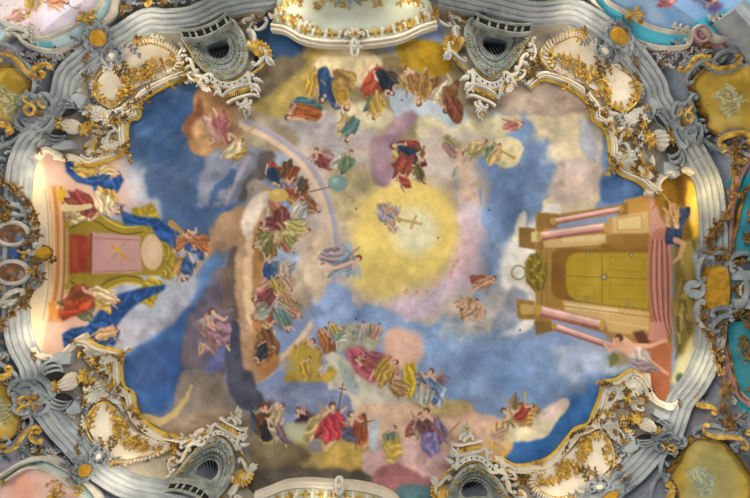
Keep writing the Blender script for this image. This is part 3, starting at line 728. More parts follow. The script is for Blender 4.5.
    for q in ((602, 254, 602, 303), (567, 276, 649, 279)): F.stroke([(q[0], q[1]), (q[2], q[3])], 1., 1., (120, 92, 30), .7, .4)
    for q in ((610, 257, 644, 259, 644, 272, 610, 270), (610, 284, 644, 286, 644, 300, 610, 299), (574, 284, 594, 285, 595, 298, 576, 296)):
        F.stroke([(q[0], q[1]), (q[2], q[3]), (q[4], q[5]), (q[6], q[7]), (q[0], q[1])], .7, .7, (128, 100, 34), .55, .4)
    for a, b, s_ in ((604, 277, 1.5), (588, 254, 1), (631, 255, 1), (586, 298, 1), (628, 304, 1)):
        F.blob(a, b, 2.4*s_, 2.4*s_, (110, 98, 66), .95, .8, .3); F.blob(a, b, 1.2*s_, 1.2*s_, (186, 180, 140), .9, 0, .5)
    # entablature and plinths, upper pair of columns
    F.poly([(624, 200), (650, 194), (650, 216), (624, 219)], (178, 132, 60), tex=.1); F.poly([(622, 203), (628, 202), (628, 219), (622, 219)], (146, 104, 44))
    col((556, 221), (621, 209), 6); F.blob(553, 221, 3.6, 4.4, (176, 140, 62), 1, 0, .35); F.blob(621, 208.5, 2.4, 4.4, (180, 144, 60), 1, 0, .35)
    F.poly([(608, 218), (648, 211), (650, 234), (609, 235)], (200, 164, 104)); F.poly([(617, 219), (641, 215), (642, 229), (618, 230)], (216, 186, 128), .9); F.poly([(608, 218), (612, 217), (613, 235), (608, 235)], (176, 138, 74), .9)
    F.stroke([(617, 219), (641, 215), (642, 229), (618, 230), (617, 219)], .8, .8, (168, 128, 70), .8, .4)
    col((542, 236), (604, 227), 9.6); F.blob(539.5, 237, 3.6, 5.4, (182, 146, 62), 1, 0, .35); F.blob(605.5, 227.5, 2.6, 6.2, (178, 142, 56), 1, 0, .35)
    F.poly([(606, 234), (650, 233), (650, 246), (624, 250), (606, 246)], (146, 104, 44), .9, soft=.8)
    F.poly([(650, 192), (660, 188), (666, 226), (660, 242), (650, 240)], (190, 140, 124)); F.stroke([(652, 210), (660, 198)], .9, .9, (110, 70, 60), .7, .4)
    # lower pair
    F.poly([(562, 300), (606, 306), (650, 312), (650, 330), (620, 330), (566, 316)], (196, 160, 98), soft=.7); F.poly([(566, 303), (618, 309), (618, 314), (566, 309)], (218, 188, 132), .8); F.stroke([(564, 306), (650, 317)], 1, 1, (130, 94, 46), .7, .5)
    F.poly([(516, 299), (535, 301), (536, 320), (518, 319)], (140, 104, 46), tex=.15); F.poly([(520, 304), (534, 305), (534, 314), (521, 314)], (196, 160, 96), .8)
    F.poly([(534, 320), (554, 323), (553, 331), (536, 335)], (128, 94, 42)); F.poly([(552, 318), (606, 334), (606, 338), (552, 328)], (130, 150, 184), .9, soft=.6)
    col((556, 327), (612, 346), 7.4); col((541, 311), (601, 325), 11.5); F.blob(538.5, 310, 4, 6.4, (182, 146, 62), 1, .2, .35); F.blob(602, 325, 3, 7, (180, 144, 58), 1, .2, .35); F.blob(554, 326, 3.2, 4, (172, 136, 60), 1, .2, .35)
    F.poly([(606, 318), (648, 324), (648, 340), (608, 334)], (196, 158, 98)); F.stroke([(606, 321), (648, 328)], 1, 1, (216, 184, 130), .8, .5); F.poly([(602, 330), (640, 336), (636, 344), (610, 340)], (160, 118, 56), .9)
    # pediment crest and wreath at the tip
    F.poly([(525, 262), (530, 254), (540, 253), (546, 262), (548, 276), (544, 290), (535, 292), (526, 282)], (122, 100, 34), soft=.8, folds=(1.2, 5, .2))
    F.ring(518.5, 272.5, 6.8, 1.4, (122, 116, 48), 1)
    for k in range(7): F.blob(530+k*1.8, 259+(k*11) % 26, 2.6, 2., (176, 148, 58), .8, k, .5)
    # curved rose steps
    F.poly(crom([(650, 236), (648, 262), (648, 290), (652, 316), (660, 334), (668, 336), (672, 318), (672, 290), (673, 262), (670, 240), (664, 228)], True, 4), (176, 112, 92))
    for k, o in enumerate((2.5, 8, 13.5, 19)):
        F.stroke(crom([(651+o*.8, 240), (648.5+o, 264), (649+o, 292), (653+o*.8, 318), (662+o*.5, 334)], False, 5), 1.3, 1.3, (118, 62, 52), .85, .6)
        F.stroke(crom([(653+o*.8, 240), (651.5+o, 264), (652+o, 292), (656+o*.8, 318), (664+o*.5, 334)], False, 5), 2.2, 2.2, (206, 150, 128), .6, .8)
    # herbage and rocks right of the steps
    F.poly([(673, 236), (690, 226), (700, 240), (698, 310), (692, 350), (680, 362), (672, 340), (673, 300)], (128, 108, 48), soft=1.6, warp=4, tex=.3)
    F.poly([(684, 236), (694, 226), (698, 250), (690, 285), (684, 270)], (164, 142, 66), .8, soft=2.0, warp=4)
    for k in range(16):
        r = random.Random(k); a, b = 676+r.random()*18, 240+r.random()*110
        F.stroke([(a, b), (a+r.uniform(-6, 4), b+r.uniform(8, 16))], 4, 1.5, ((96, 78, 36), (170, 150, 90), (70, 76, 44))[k % 3], .7, .8)
    F.poly([(690, 335), (694, 350), (688, 385), (680, 395), (672, 380), (680, 358)], (206, 196, 140), .9, soft=1.9, warp=4)  # pale glow on the arch, painted in as light colour
    F.blob(680, 378, 6, 7, (60, 74, 62), .8, 0, .6)
    F.poly([(655, 178), (676, 172), (700, 178), (699, 236), (684, 242), (676, 210), (664, 222), (656, 200)], (126, 92, 26), soft=1.2, warp=2, tex=.2)
    F.poly([(674, 176), (682, 176), (686, 205), (678, 204)], (86, 62, 20), .8, soft=2)
    F.poly([(688, 180), (700, 180), (700, 236), (693, 238), (687, 205)], (236, 186, 50), .95, soft=1.3, warp=2)  # yellow light on the arch edge put into the paint, brighter core below
    F.poly([(692, 195), (698, 196), (696, 228), (690, 222)], (250, 226, 130), .8, soft=2)
    f(673, 214, D(-100), 34, (206, 160, 110), (50, 72, 130), 110, skin=(206, 156, 100))
    drapery(F, 674, 236, 9, 8, 1.2, (52, 74, 128), 111)
    F.stroke([(676, 240), (684, 244), (680, 256), (674, 262)], 6, 3, (206, 156, 108), 1, .6)
    F.stroke([(663, 194), (680, 216)], 1.6, 1.6, (170, 140, 80), 1, .4)
    F.blob(667, 205, 2.4, 7, (90, 76, 30), 1, -.2, .4)
    # reclining figure below the portico and the terracotta pier
    F.poly([(636, 336), (656, 330), (672, 345), (670, 400), (654, 404), (646, 378), (632, 362)], (170, 100, 64), soft=1.2, tex=.12)
    F.poly([(650, 322), (664, 322), (668, 344), (648, 340)], (196, 134, 120), .95)
    F.poly([(632, 332), (644, 330), (650, 344), (640, 346)], (88, 52, 36), .95, soft=1)
    F.stroke([(620, 342), (634, 352), (642, 356)], 15, 13, (214, 164, 134), 1, .8)
    F.stroke([(636, 346), (650, 346), (666, 340)], 6, 3, (214, 164, 134), 1, .6)
    F.stroke([(622, 344), (610, 350), (604, 344)], 5, 3, (206, 156, 126), 1, .6)
    F.stroke([(644, 358), (656, 366), (668, 374)], 6, 3, (206, 152, 120), 1, .6)
    F.poly([(636, 346), (650, 352), (652, 368), (636, 370), (630, 358)], (180, 168, 156), 1, soft=.8, folds=(1.3, 5, .18))
    F.blob(619, 338, 5.2, 4.8, (92, 56, 40), 1, 0, .3); F.blob(617, 340, 3.6, 3.6, (206, 150, 116), 1, 0, .4)
    F.poly([(612, 352), (624, 352), (632, 364), (616, 366)], (150, 120, 70), .8, soft=1.5)
    F.poly([(632, 358), (652, 362), (662, 372), (646, 372), (632, 368)], (132, 118, 122), .95, soft=.8, folds=(.3, 4, .2))
    F.poly([(608, 356), (614, 352), (620, 358), (616, 364), (610, 368)], (104, 104, 50), .9, soft=.9)

    # ---- painted tabernacle on the left with blue hangings
    F.poly([(28, 120), (120, 150), (135, 210), (70, 210), (25, 200)], (206, 168, 148), .95, soft=3.9, warp=8)
    F.poly([(28, 300), (100, 290), (120, 330), (95, 360), (28, 380)], (206, 166, 144), .95, soft=3.3, warp=8)
    F.poly([(50, 186), (64, 186), (66, 215), (67, 250), (66, 290), (60, 322), (48, 322)], (196, 138, 88), soft=.8)
    F.poly([(10, 150), (40, 145), (46, 186), (51, 215), (52, 250), (51, 290), (46, 325), (40, 365), (10, 360)], (214, 194, 158), soft=.8, tex=.05)
    F.stroke(crom([(45, 190), (48, 215), (49, 250), (48, 290), (43, 320)], False, 6), 1.6, 1.6, (168, 140, 104), .7, .8)
    for o, c in ((0, (226, 180, 130)), (4, (166, 112, 68)), (8, (214, 168, 120)), (11, (140, 96, 56)), (14, (206, 160, 104))):
        F.stroke(crom([(50+o, 188), (53+o, 215), (54+o*.95, 250), (53+o*.95, 285), (47+o, 318)], False, 6), 2.2, 2.2, c, .85, .8)
    F.poly([(56, 189), (66, 190), (66, 202), (58, 202)], (190, 150, 40)); F.poly([(48, 302), (58, 300), (58, 318), (50, 318)], (214, 140, 60), .9)
    OL, OD, OH = (150, 126, 40), (96, 82, 26), (200, 172, 60)
    F.poly([(67, 220), (92, 214), (140, 228), (165, 236), (172, 254), (166, 276), (140, 276), (80, 290), (67, 282)], OL, soft=.8, tex=.15)
    F.poly([(92, 232), (140, 236), (142, 272), (92, 274)], (182, 136, 128), soft=.8)
    F.poly([(70, 234), (89, 236), (88, 272), (70, 274)], (160, 62, 46), soft=.7, tex=.15)
    F.poly([(72, 240), (78, 240), (78, 268), (72, 268)], (186, 92, 52), .6, soft=1)
    F.stroke([(91, 234), (90, 272)], 3, 3, (132, 66, 46), 1, .5)
    F.stroke([(112, 246), (130, 262)], 3, 2, (196, 130, 50), 1, .6); F.stroke([(113, 258), (127, 240)], 4, 2, (150, 140, 104), .9, .8)
    F.blob(118, 250, 4, 4, (200, 150, 50), .9, 0, .6)
    F.blob(152, 252, 11.5, 19, (202, 168, 130), 1, -.05, .12); F.blob(153, 251, 8, 14, (214, 184, 150), .8, 0, .7)
    F.poly([(164, 244), (178, 250), (182, 262), (172, 280), (160, 278), (166, 262)], (150, 126, 44), soft=.8, folds=(1.3, 5, .2))
    for sg in (0, 1):
        m = (lambda p: p) if not sg else (lambda p: (p[0], 508-p[1]+2))
        F.stroke([m(p) for p in crom([(68, 224), (84, 214), (98, 216), (108, 224), (124, 230), (142, 228), (154, 218)], False, 5)], 8, 6, OL, 1, .7)
        F.stroke([m(p) for p in crom([(68, 220), (84, 210.5), (99, 213), (109, 221), (124, 227), (142, 225), (152, 216)], False, 5)], 2, 2, OH, .95, .6)
        F.stroke([m(p) for p in crom([(70, 229), (86, 220), (98, 222), (108, 229), (124, 234), (142, 232)], False, 5)], 1.6, 1.6, OD, .95, .6)
        F.poly([m(p) for p in ((132, 208), (146, 206), (152, 202), (158, 214), (164, 228), (150, 234), (142, 224), (132, 216))], (170, 142, 40), soft=.9, folds=(.6, 5, .22))
        F.stroke([m(p) for p in ((94, 238), (138, 240))], 1.4, 1.4, (150, 96, 90), .7, .6)
    # hangings
    BL, BL2 = (38, 74, 128), (60, 110, 170)
    F.poly([(64, 156), (76, 166), (88, 172), (100, 168), (118, 170), (124, 180), (118, 192), (110, 200), (124, 206), (118, 216), (104, 206), (96, 196), (92, 186), (76, 182), (66, 172)], BL, soft=.8, folds=(.5, 7, .25))
    F.poly([(120, 210), (138, 216), (158, 218), (170, 228), (180, 238), (192, 244), (190, 252), (176, 246), (160, 240), (150, 226), (124, 226)], BL, soft=.9, folds=(.6, 6, .25))
    F.poly([(118, 294), (140, 288), (166, 284), (164, 290), (140, 302), (126, 314), (114, 330), (104, 346), (92, 330), (94, 316), (104, 306)], BL, soft=.9, folds=(-.7, 7, .25))
    F.poly([(62, 334), (72, 328), (88, 326), (90, 318), (112, 318), (120, 334), (114, 346), (92, 338), (76, 346), (64, 348)], BL, soft=.9, folds=(.2, 7, .3))
    F.poly([(172, 248), (196, 254), (200, 262), (186, 262), (176, 258)], (150, 160, 180), soft=0.8, warp=2)
    F.stroke([(172, 224), (180, 230), (190, 240)], 7, 4, (176, 130, 62), .9, 1.5, warp=2)
    # figures around the tabernacle
    f(92, 206, D(0), 44, (150, 72, 60), (202, 180, 130), 120)
    F.poly([(66, 190), (78, 192), (94, 200), (98, 208), (88, 210), (74, 202)], (138, 62, 54), 1, soft=.7, folds=(.5, 4, .25))
    F.stroke([(64, 208), (80, 208), (90, 206)], 7, 5, (206, 186, 140), 1, .6)
    f(110, 205, D(30), 32, (222, 204, 160), (200, 160, 70), 121)
    f(92, 168, D(10), 30, (200, 165, 70), (222, 212, 190), 122)
    f(110, 172, D(20), 24, (206, 180, 120), (46, 86, 144), 123)
    f(86, 300, D(-10), 44, (166, 80, 44), (110, 120, 90), 124)
    F.poly([(58, 312), (72, 302), (92, 296), (96, 306), (80, 314), (62, 322)], (160, 66, 34), 1, soft=.8, folds=(-.4, 5, .28))
    f(108, 298, D(20), 30, (216, 190, 140), (200, 160, 70), 125)
    f(108, 334, D(-10), 26, (206, 160, 110), (46, 86, 144), 126, skin=(214, 160, 110))
    f(182, 240, D(-60), 22, (190, 120, 70), (60, 96, 150), 127)
    f(184, 270, D(100), 26, (56, 92, 150), (190, 140, 70), 128)
    # tiny dark vent holes in the plaster
    for a, b in ((222, 205), (356, 209), (489, 210), (356, 319), (438, 238), (402, 100), (520, 330)): F.blob(a, b, 1.3, 1.3, (52, 48, 48), .9, 0, .5)
    L_ = F.c.mean(-1, keepdims=True); F.c = L_+(F.c-L_)*.94; F.c = np.clip(F.c, .02, .96)
    return F
# ------------------------------------------------------------------ landmarks of the four corners
KEYS = [(74,127),(87,130),(103,42),(38,117),(97,163),(113,158),(127,145),(128,121),(138,117),(140,103),(163,87),(190,78),(115,58),(183,60),(68,75),(96,88),(145,36),(78,160)]
CORNERS = {
 'upper left': None,
 'upper right': [(659,140),(648,140),(615,40),(682,124),(641,183),(627,177),(611,160),(606,129),(594,119),(592,108),(574,90),(545,79),(602,53),(541,58),(655,88),(638,87),(578,28),(662,193)],
 'lower left': [(72,382),(86,375),(91,467),(33,394),(95,345),(112,350),(121,358),(123,387),(132,394),(136,412),(158,432),(187,439),(102,454),(169,449),(62,428),(88,422),(118,465),(76,339)],
 'lower right': [(646,424),(634,417),(606,492),(665,441),(634,370),(617,380),(603,385),(594,413),(590,424),(576,429),(550,458),(517,466),(597,484),(528,481),(640,457),(612,461),(560,503),(655,395)]}
BKEYS = [(184,40),(231,23),(214,42),(231,79),(241,94),(246,117),(267,58),(206,82)]
BALC = {
 'upper left': None,
 'upper right': [(530,34),(473,22),(498,38),(490,78),(483,96),(482,120),(449,52),(508,81)],
 'lower left': [(171,480),(213,497),(203,478),(223,437),(231,427),(238,407),(250,470),(199,438)],
 'lower right': [(516,512),(456,514),(475,497),(473,463),(468,446),(467,423),(436,484),(497,466)]}
OUT = [(60,158),(68,157),(78,160),(88,165),(97,163),(113,158),(122,153),(127,145),(126,133),(128,121),(138,117),(140,103),(150,94),(163,87),(190,78),
 (203,82),(215,84),(231,86),(247,80),(257,66),(254,50),(251,38),(253,28),(262,22),(268,12),(275,20),(274,28),(287,30),(303,40),(323,43),(354,44),(380,42),(400,38),(420,30),
 (433,24),(437,15),(442,22),(442,35),(447,45),(452,60),(465,76),(490,84),(508,84),(519,80),(545,79),(560,82),(575,90),(586,99),(592,108),(594,119),(606,129),(611,145),(611,160),
 (627,177),(640,181),(647,192),(657,193),(662,178),(676,172),(698,172),(701,240),(701,300),(699,350),(694,385),(680,400),(668,404),(656,398),(650,380),(647,372),(635,370),(625,384),(617,380),
 (603,385),(595,399),(594,413),(590,424),(577,428),(573,441),(561,451),(547,460),(530,465),(516,466),(501,461),(490,468),(473,462),(455,466),(440,478),(432,498),(430,524),(395,524),
 (392,498),(377,491),(357,487),(338,486),(310,484),(287,486),(270,494),(257,495),(250,488),(246,470),(243,445),(223,432),(199,437),(187,439),(167,435),(158,432),(136,412),(132,394),
 (123,387),(121,358),(112,350),(95,345),(86,334),(76,339),(61,353),(50,357),(38,354),(29,339),(30,310),(33,250),(30,180),(32,160),(42,150),(52,152)]

# ------------------------------------------------------------------ colours of the plaster grounds and side paintings
def paint_ground():
    G = Canvas((130, 136, 143))
    G.poly([(60, 158), (78, 60), (130, 24), (270, 0), (440, 0), (600, 20), (660, 80), (696, 165), (700, 400), (640, 470), (560, 520), (150, 520), (60, 440), (30, 350)], (160, 150, 130), soft=3, warp=3)
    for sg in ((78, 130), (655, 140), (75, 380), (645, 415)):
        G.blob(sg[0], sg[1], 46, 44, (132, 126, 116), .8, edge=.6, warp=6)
    for a, b, r in ((45, 60, 40), (30, 150, 30), (700, 55, 40), (20, 440, 40), (735, 250, 30), (700, 420, 26)):
        G.blob(a, b, r, r*.8, (140, 124, 124), .6, edge=.7, warp=14, tex=.2)
    # veined stucco marble of the spandrels beside the side vaults
    G.stroke([(0, 50), (30, 56), (60, 58), (100, 36), (118, 0)], 9, 9, (150, 116, 112), .85, 2, warp=2, tex=.2)
    G.stroke(crom([(590, 8), (620, 38), (655, 52), (690, 50), (704, 46), (750, 42)], False, 5), 9, 9, (176, 132, 124), .9, 2, warp=1.5, tex=.2)
    G.stroke(crom([(0, 470), (40, 460), (78, 474), (104, 500)], False, 5), 9, 9, (168, 150, 168), .8, 2, warp=2)
    G.poly([(150, -20), (600, -20), (600, 8), (545, 10), (480, 2), (278, -4), (210, 8), (150, 16)], (96, 100, 98), soft=2)
    G.c *= (1+.10*N3+.08*N1+.06*N5)[..., None]
    # upper left side painting: rosy, in pale washed colours
    tl = [(-20, 60), (0, 46), (16, 34), (28, 44), (40, 49), (57, 51), (73, 46), (87, 39), (100, 28), (111, 15), (115, 0), (112, -25), (-30, -25)]
    G.poly(tl, (190, 216, 214), soft=.8); G.poly([(38, 41), (52, 41), (52, 51), (38, 51)], (96, 176, 184), .9, soft=1)
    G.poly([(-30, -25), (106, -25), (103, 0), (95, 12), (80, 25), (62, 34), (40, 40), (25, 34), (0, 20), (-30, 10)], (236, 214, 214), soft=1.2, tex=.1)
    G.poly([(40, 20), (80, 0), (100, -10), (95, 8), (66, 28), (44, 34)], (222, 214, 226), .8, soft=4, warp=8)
    G.poly([(26, -5), (42, -5), (44, 4), (30, 12), (26, 20)], (208, 166, 40), .9, soft=1.5, warp=3)
    G.poly([(46, -6), (64, -6), (64, 6), (52, 9)], (236, 130, 96), .95, soft=1.6, warp=4)
    G.stroke(crom([(64, -4), (70, 6), (78, 8), (80, 4)], False, 5), 1, .7, (130, 80, 60), .8, .4)
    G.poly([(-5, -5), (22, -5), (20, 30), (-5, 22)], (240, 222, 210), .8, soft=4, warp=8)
    for k in range(70):
        r = random.Random(k); a, b = r.uniform(0, 60), r.uniform(0, 42)
        if b > 12+a*.35 or a < 28: G.blob(a, b, r.uniform(.7, 2), r.uniform(.6, 1.4), ((196, 120, 96), (150, 120, 70), (236, 180, 160))[k % 3], .7, k, .5)
    figure(G, 58, 0, .3, 26, (232, 140, 104), (236, 190, 150), 5, skin=(236, 196, 176)); figure(G, 30, 4, 1.8, 24, (214, 176, 70), (226, 190, 170), 6, skin=(236, 196, 176)); figure(G, 14, 16, 2.6, 20, (226, 170, 150), (210, 150, 120), 8, skin=(236, 200, 180))
    # upper right side painting: cool blue
    G.poly([(588, -25), (592, 0), (610, 22), (633, 39), (660, 47), (683, 47), (690, 38), (704, 28), (713, 36), (740, 38), (800, 30), (800, -30)], (82, 176, 198), soft=.8)
    G.poly([(600, -25), (606, 0), (628, 14), (650, 26), (684, 32), (700, 18), (724, 10), (760, 0), (760, -30)], (140, 176, 212), soft=1)
    G.poly([(655, -6), (668, 4), (684, 20), (670, 20), (656, 8)], (120, 166, 214), .8, soft=2, warp=4)
    G.poly([(684, -6), (705, -6), (724, 6), (712, 14), (698, 6)], (112, 84, 132), .9, soft=1.6, warp=3)
    G.poly([(662, 0), (676, -4), (678, 2), (666, 7)], (206, 120, 136), .9, soft=1)
    G.poly([(640, -5), (655, -2), (668, 20), (650, 20)], (170, 192, 222), .8, soft=2.5, warp=4)
    figure(G, 668, 1, -.3, 22, (206, 120, 140), (150, 170, 210), 7); figure(G, 708, -2, .5, 26, (112, 84, 132), (130, 150, 200), 9)
    # lower left side painting: salmon
    G.poly([(-30, 530), (-30, 478), (0, 474), (20, 463), (43, 457), (59, 462), (78, 473), (92, 486), (100, 500), (102, 530)], (178, 196, 186), soft=.8)
    G.poly([(26, 458), (40, 456), (44, 465), (30, 467)], (96, 124, 128), .9, soft=1)
    G.poly([(-30, 530), (-30, 484), (0, 482), (24, 468), (42, 468), (60, 478), (80, 494), (86, 530)], (232, 186, 164), soft=1.2, warp=1, tex=.12)
    G.poly([(20, 470), (36, 478), (40, 510), (20, 510), (10, 486)], (238, 160, 128), .7, soft=4, warp=6)
    for k in range(40):
        r = random.Random(k+200); G.blob(r.uniform(46, 66), r.uniform(480, 500), r.uniform(1, 3), r.uniform(.8, 2), ((170, 110, 50), (120, 120, 60), (230, 150, 90))[k % 3], .8, k, .5)
    # the four yellow grisaille fields
    def gris(poly, cx, cy, seed, green=0):
        G.poly(poly, (186, 152, 62), soft=.6, tex=.2)
        r = random.Random(seed)
        G.blob(cx+8, cy-12, 22, 16, (150, 122, 40), .7, edge=.8, warp=8); G.blob(cx-4, cy+18, 24, 14, (204, 172, 96), .8, edge=.8, warp=8)
        for k in range(5):
            a = r.uniform(0, 6.28); d = r.uniform(0, 12); p = (cx+math.cos(a)*d, cy+math.sin(a)*d)
            G.stroke([p, (p[0]+r.uniform(-9, 9), p[1]+r.uniform(-7, 7)), (p[0]+r.uniform(-12, 12), p[1]+r.uniform(-10, 10))], r.uniform(3, 5.5), 1.5, ((172, 184, 170), (150, 164, 140), (190, 196, 180))[k % 3], .75, 1.)
        for q_ in range(3): figure(G, cx+(-7, 6, 1)[q_], cy+(-4, 2, 11)[q_], (-2.2, .4, 2.4)[q_], 19, (186, 180, 120), (172, 172, 124), seed*5+q_, wings=(176, 176, 130), hair=(140, 124, 60), skin=(206, 200, 158))
        for k in range(12):
            a = r.uniform(0, 6.28); d = r.uniform(6, 16); p = (cx+math.cos(a)*d, cy+math.sin(a)*d)
            G.stroke([p, (p[0]+r.uniform(-5, 5), p[1]+r.uniform(-5, 5))], 1.4, .6, (112, 96, 40), .6, .5)
    for i, (p, c) in enumerate(zip(YP, ((8, 98), (728, 100), (2, 408), (702, 478)))): gris(p, *c, i+1)
    G.poly([(680, 500), (690, 440), (728, 452), (745, 490), (730, 520)], (150, 172, 164), .35, soft=5, warp=8)
    # the two oval views of the left double cartouche
    for cx, cy, s in ((18, 234, 1), (18, 272, 2)):
        G.poly([(cx-17, cy-12), (cx+17, cy-12), (cx+17, cy+12), (cx-17, cy+12)], (110, 76, 54), soft=.6)
        r = random.Random(s)
        for k in range(10): G.blob(cx+r.uniform(-11, 11), cy+r.uniform(-7, 7), r.uniform(2.5, 5), r.uniform(2, 4), ((130, 84, 50), (70, 60, 52), (100, 110, 130), (160, 110, 70), (150, 140, 130))[k % 5], .8, k, .5)
        if s == 1: G.blob(26, 239, 5.5, 4.5, (92, 118, 152), .95, 0, .4)
    # turquoise fields on the right
    G.poly([(728, 180), (800, 160), (800, 262), (732, 262)], (40, 150, 160), soft=.8); G.poly([(724, 318), (800, 300), (800, 420), (740, 410)], (40, 152, 164), soft=.8)
    G.c = np.clip(G.c, .02, .96)
    return G
YP = [[(-30,70),(0,67),(10,67),(20,68),(28,78),(33,87),(28,96),(24,103),(25,113),(24,121),(13,127),(4,124),(-30,124)],
      [(690,87),(697,76),(703,70),(712,71),(720,68),(729,68),(737,65),(750,62),(780,62),(780,136),(757,136),(747,133),(735,137),(720,136),(711,132),(703,127),(706,118),(699,110),(697,98)],
      [(-30,380),(0,382),(10,383),(18,388),(24,396),(25,405),(28,413),(23,420),(20,430),(12,438),(0,439),(-30,440)],
      [(693,437),(705,438),(720,441),(727,448),(735,454),(745,468),(752,480),(750,500),(740,520),(672,520),(676,500),(675,488),(668,474),(672,466),(678,458),(683,447)]]
FR = paint_vault(); GR = paint_ground()

# ------------------------------------------------------------------ the vault: painted field and stucco shell
def grid_mesh(name, u0, v0, u1, v1, step, keep, h, hn, material, colour, parent=None):
    us = np.arange(u0, u1, step); vs_ = np.arange(v0, v1, step); U, V = np.meshgrid(us, vs_); K = keep(U, V)
    idx = np.full(U.shape, -1)
    q = K[:-1, :-1] & K[1:, :-1] & K[:-1, 1:] & K[1:, 1:]
    use = np.zeros(U.shape, bool)
    for a in (0, 1):
        for b in (0, 1): use[a:U.shape[0]-1+a, b:U.shape[1]-1+b] |= q
    idx[use] = np.arange(use.sum()); P = np.stack([U[use], V[use], np.full(use.sum(), h)], 1)
    a = idx[:-1, :-1][q]; b = idx[:-1, 1:][q]; c = idx[1:, 1:][q]; d = idx[1:, :-1][q]
    F = np.stack([a, b, c, d], 1); W_ = M(P, hn)
    loc = W_.mean(0) if parent is None else np.array(parent.location)
    me = bpy.data.meshes.new(name); me.vertices.add(len(P)); me.vertices.foreach_set('co', (W_-loc).astype(np.float32).ravel())
    me.loops.add(F.size); me.loops.foreach_set('vertex_index', F.ravel().astype(np.int32)); me.polygons.add(len(F))
    me.polygons.foreach_set('loop_start', np.arange(0, F.size, 4, dtype=np.int32)); me.polygons.foreach_set('loop_total', np.full(len(F), 4, np.int32))
    me.update(calc_edges=True); me.polygons.foreach_set('use_smooth', [True]*len(F))
    o = bpy.data.objects.new(name, me); C.objects.link(o); me.materials.append(material)
    if parent is None: o.location = loc
    else: o.parent = parent
    cols = np.c_[lin(np.clip(colour(P[:, 0], P[:, 1]), 0, 1)), np.ones(len(P))].astype(np.float32)
    at = me.color_attributes.new('paint', 'FLOAT_COLOR', 'POINT'); at.data.foreach_set('color', cols.ravel())
    return o
OUTB = []                                               # outline pushed outwards a little
_A = np.array(OUT, float); _T = np.roll(_A, -1, 0)-np.roll(_A, 1, 0); _T /= np.linalg.norm(_T, axis=1)[:, None]; _N = np.stack([_T[:, 1], -_T[:, 0]], 1)
OUTB = [tuple(p) for p in _A+_N*6]; OUTI = [tuple(p) for p in _A+_N*.5]
fr = grid_mesh('ceiling_fresco', 20, -6, 712, 512, .86, lambda U, V: inside_np(U, V, OUTB), 0, 0, FRESCO, FR.sample)
tag(fr, 'large painted vault field with sky, clouds, yellow glow and rainbow arc', 'fresco')

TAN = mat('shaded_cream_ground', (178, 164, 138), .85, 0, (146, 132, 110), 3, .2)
SLATE = mat('shaded_niche_plaster', (108, 114, 120), .9, 0, (84, 90, 98))  # niche lining colour darkened to carry the shade of the recess
# balcony niches pierce the shell
def warp_of(keys, table, k): return (lambda q: np.asarray(q, float)) if table[k] is None else tps(keys, table[k], .6)
WC = {k: warp_of(KEYS, CORNERS, k) for k in CORNERS}; WB = {k: warp_of(BKEYS, BALC, k) for k in BALC}
NICHE = [(200,42),(206,38),(214,35),(222,33),(228,38),(229,46),(226,53),(218,57),(209,56),(202,50)]
NICHE = [(215+(a-215)*.8, 44+(b-44)*.8) for a, b in NICHE]
BOWL = crom([(184,40),(190,52),(197,64),(206,73),(218,80),(231,80),(243,73),(249,60),(248,45),(242,30),(232,20),(216,26),(200,34)], True, 4)
holes = [WB[k](np.array(BOWL)) for k in BALC]
PIER = [((66, 112), 6, 5), ((57, 133), 6.5, 5)]
def shell_keep(U, V):
    m = ~inside_np(U, V, OUTI)
    for hl in holes:
        c = hl.mean(0); m &= ~inside_np(U, V, [tuple(c+(p-c)*.92) for p in hl])
    return m
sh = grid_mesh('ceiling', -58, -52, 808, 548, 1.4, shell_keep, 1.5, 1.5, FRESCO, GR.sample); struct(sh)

def edge_moulding(name, path, closed, prof, material, parent, h0=0, n=5, warp=None, smooth=True):
    P = crom(path, closed, n) if smooth else path
    return MB().sweep(P, prof, closed, h0=h0).build(name, material, parent, warp=warp)
PR_GOLD = [(.6, -.5), (.8, 2.2), (.1, 3), (-1., 2.8), (-1.6, 2), (-1.6, -.5)]
PR_CREAM = [(-1.4, 0), (-1.4, 5), (-2.4, 6.5), (-3.4, 6.5), (-3.6, 4.4), (-4.6, 4.2), (-5.2, 5.6), (-6.6, 5.6), (-7, 4), (-8.2, 4), (-9, .5)]
# ------------------------------------------------------------------ cornice bands
PB = [(12, 0), (12, 4), (10.4, 5), (9.9, 0), (8.9, 0), (8.4, 7), (7.6, 9), (4.8, 9.4), (4.3, 2), (3.3, 2), (2.9, 10), (2.2, 12), (-1, 12.4), (-1.5, 4), (-2.5, 4), (-2.8, 14), (-3.6, 16), (-6.6, 16.4), (-7.1, 7), (-8.1, 7), (-8.5, 18), (-9.2, 19), (-12, 19.4), (-12, 0)]
BANDS = [('trim_1', [(38,140),(52,118),(64,98),(69,78),(86,61),(103,48),(124,37),(140,26),(152,21),(168,22),(190,20),(206,14),(222,6),(246,0),(270,-3),(300,-8)], 1),
 ('trim_2', [(36,395),(37,384),(33,364),(24,348),(19,330),(17,300),(18,250),(19,200),(22,168),(30,148),(40,136)], 1),
 ('trim_3', [(34,398),(48,410),(60,426),(76,443),(92,461),(112,476),(135,487),(165,493),(195,503),(215,512)], -1),
 ('trim_4', [(440,-6),(474,2),(500,8),(520,13),(536,15),(550,14),(566,12),(581,16),(600,28),(616,40),(634,58),(652,84),(656,98),(664,112),(678,130),(690,150),(700,168)], 1),
 ('trim_5', [(694,160),(705,178),(710,200),(713,240),(713,290),(712,330),(706,358),(694,382),(680,400),(674,416),(666,436),(650,450),(634,468),(612,486),(590,504),(570,520)], 1)]
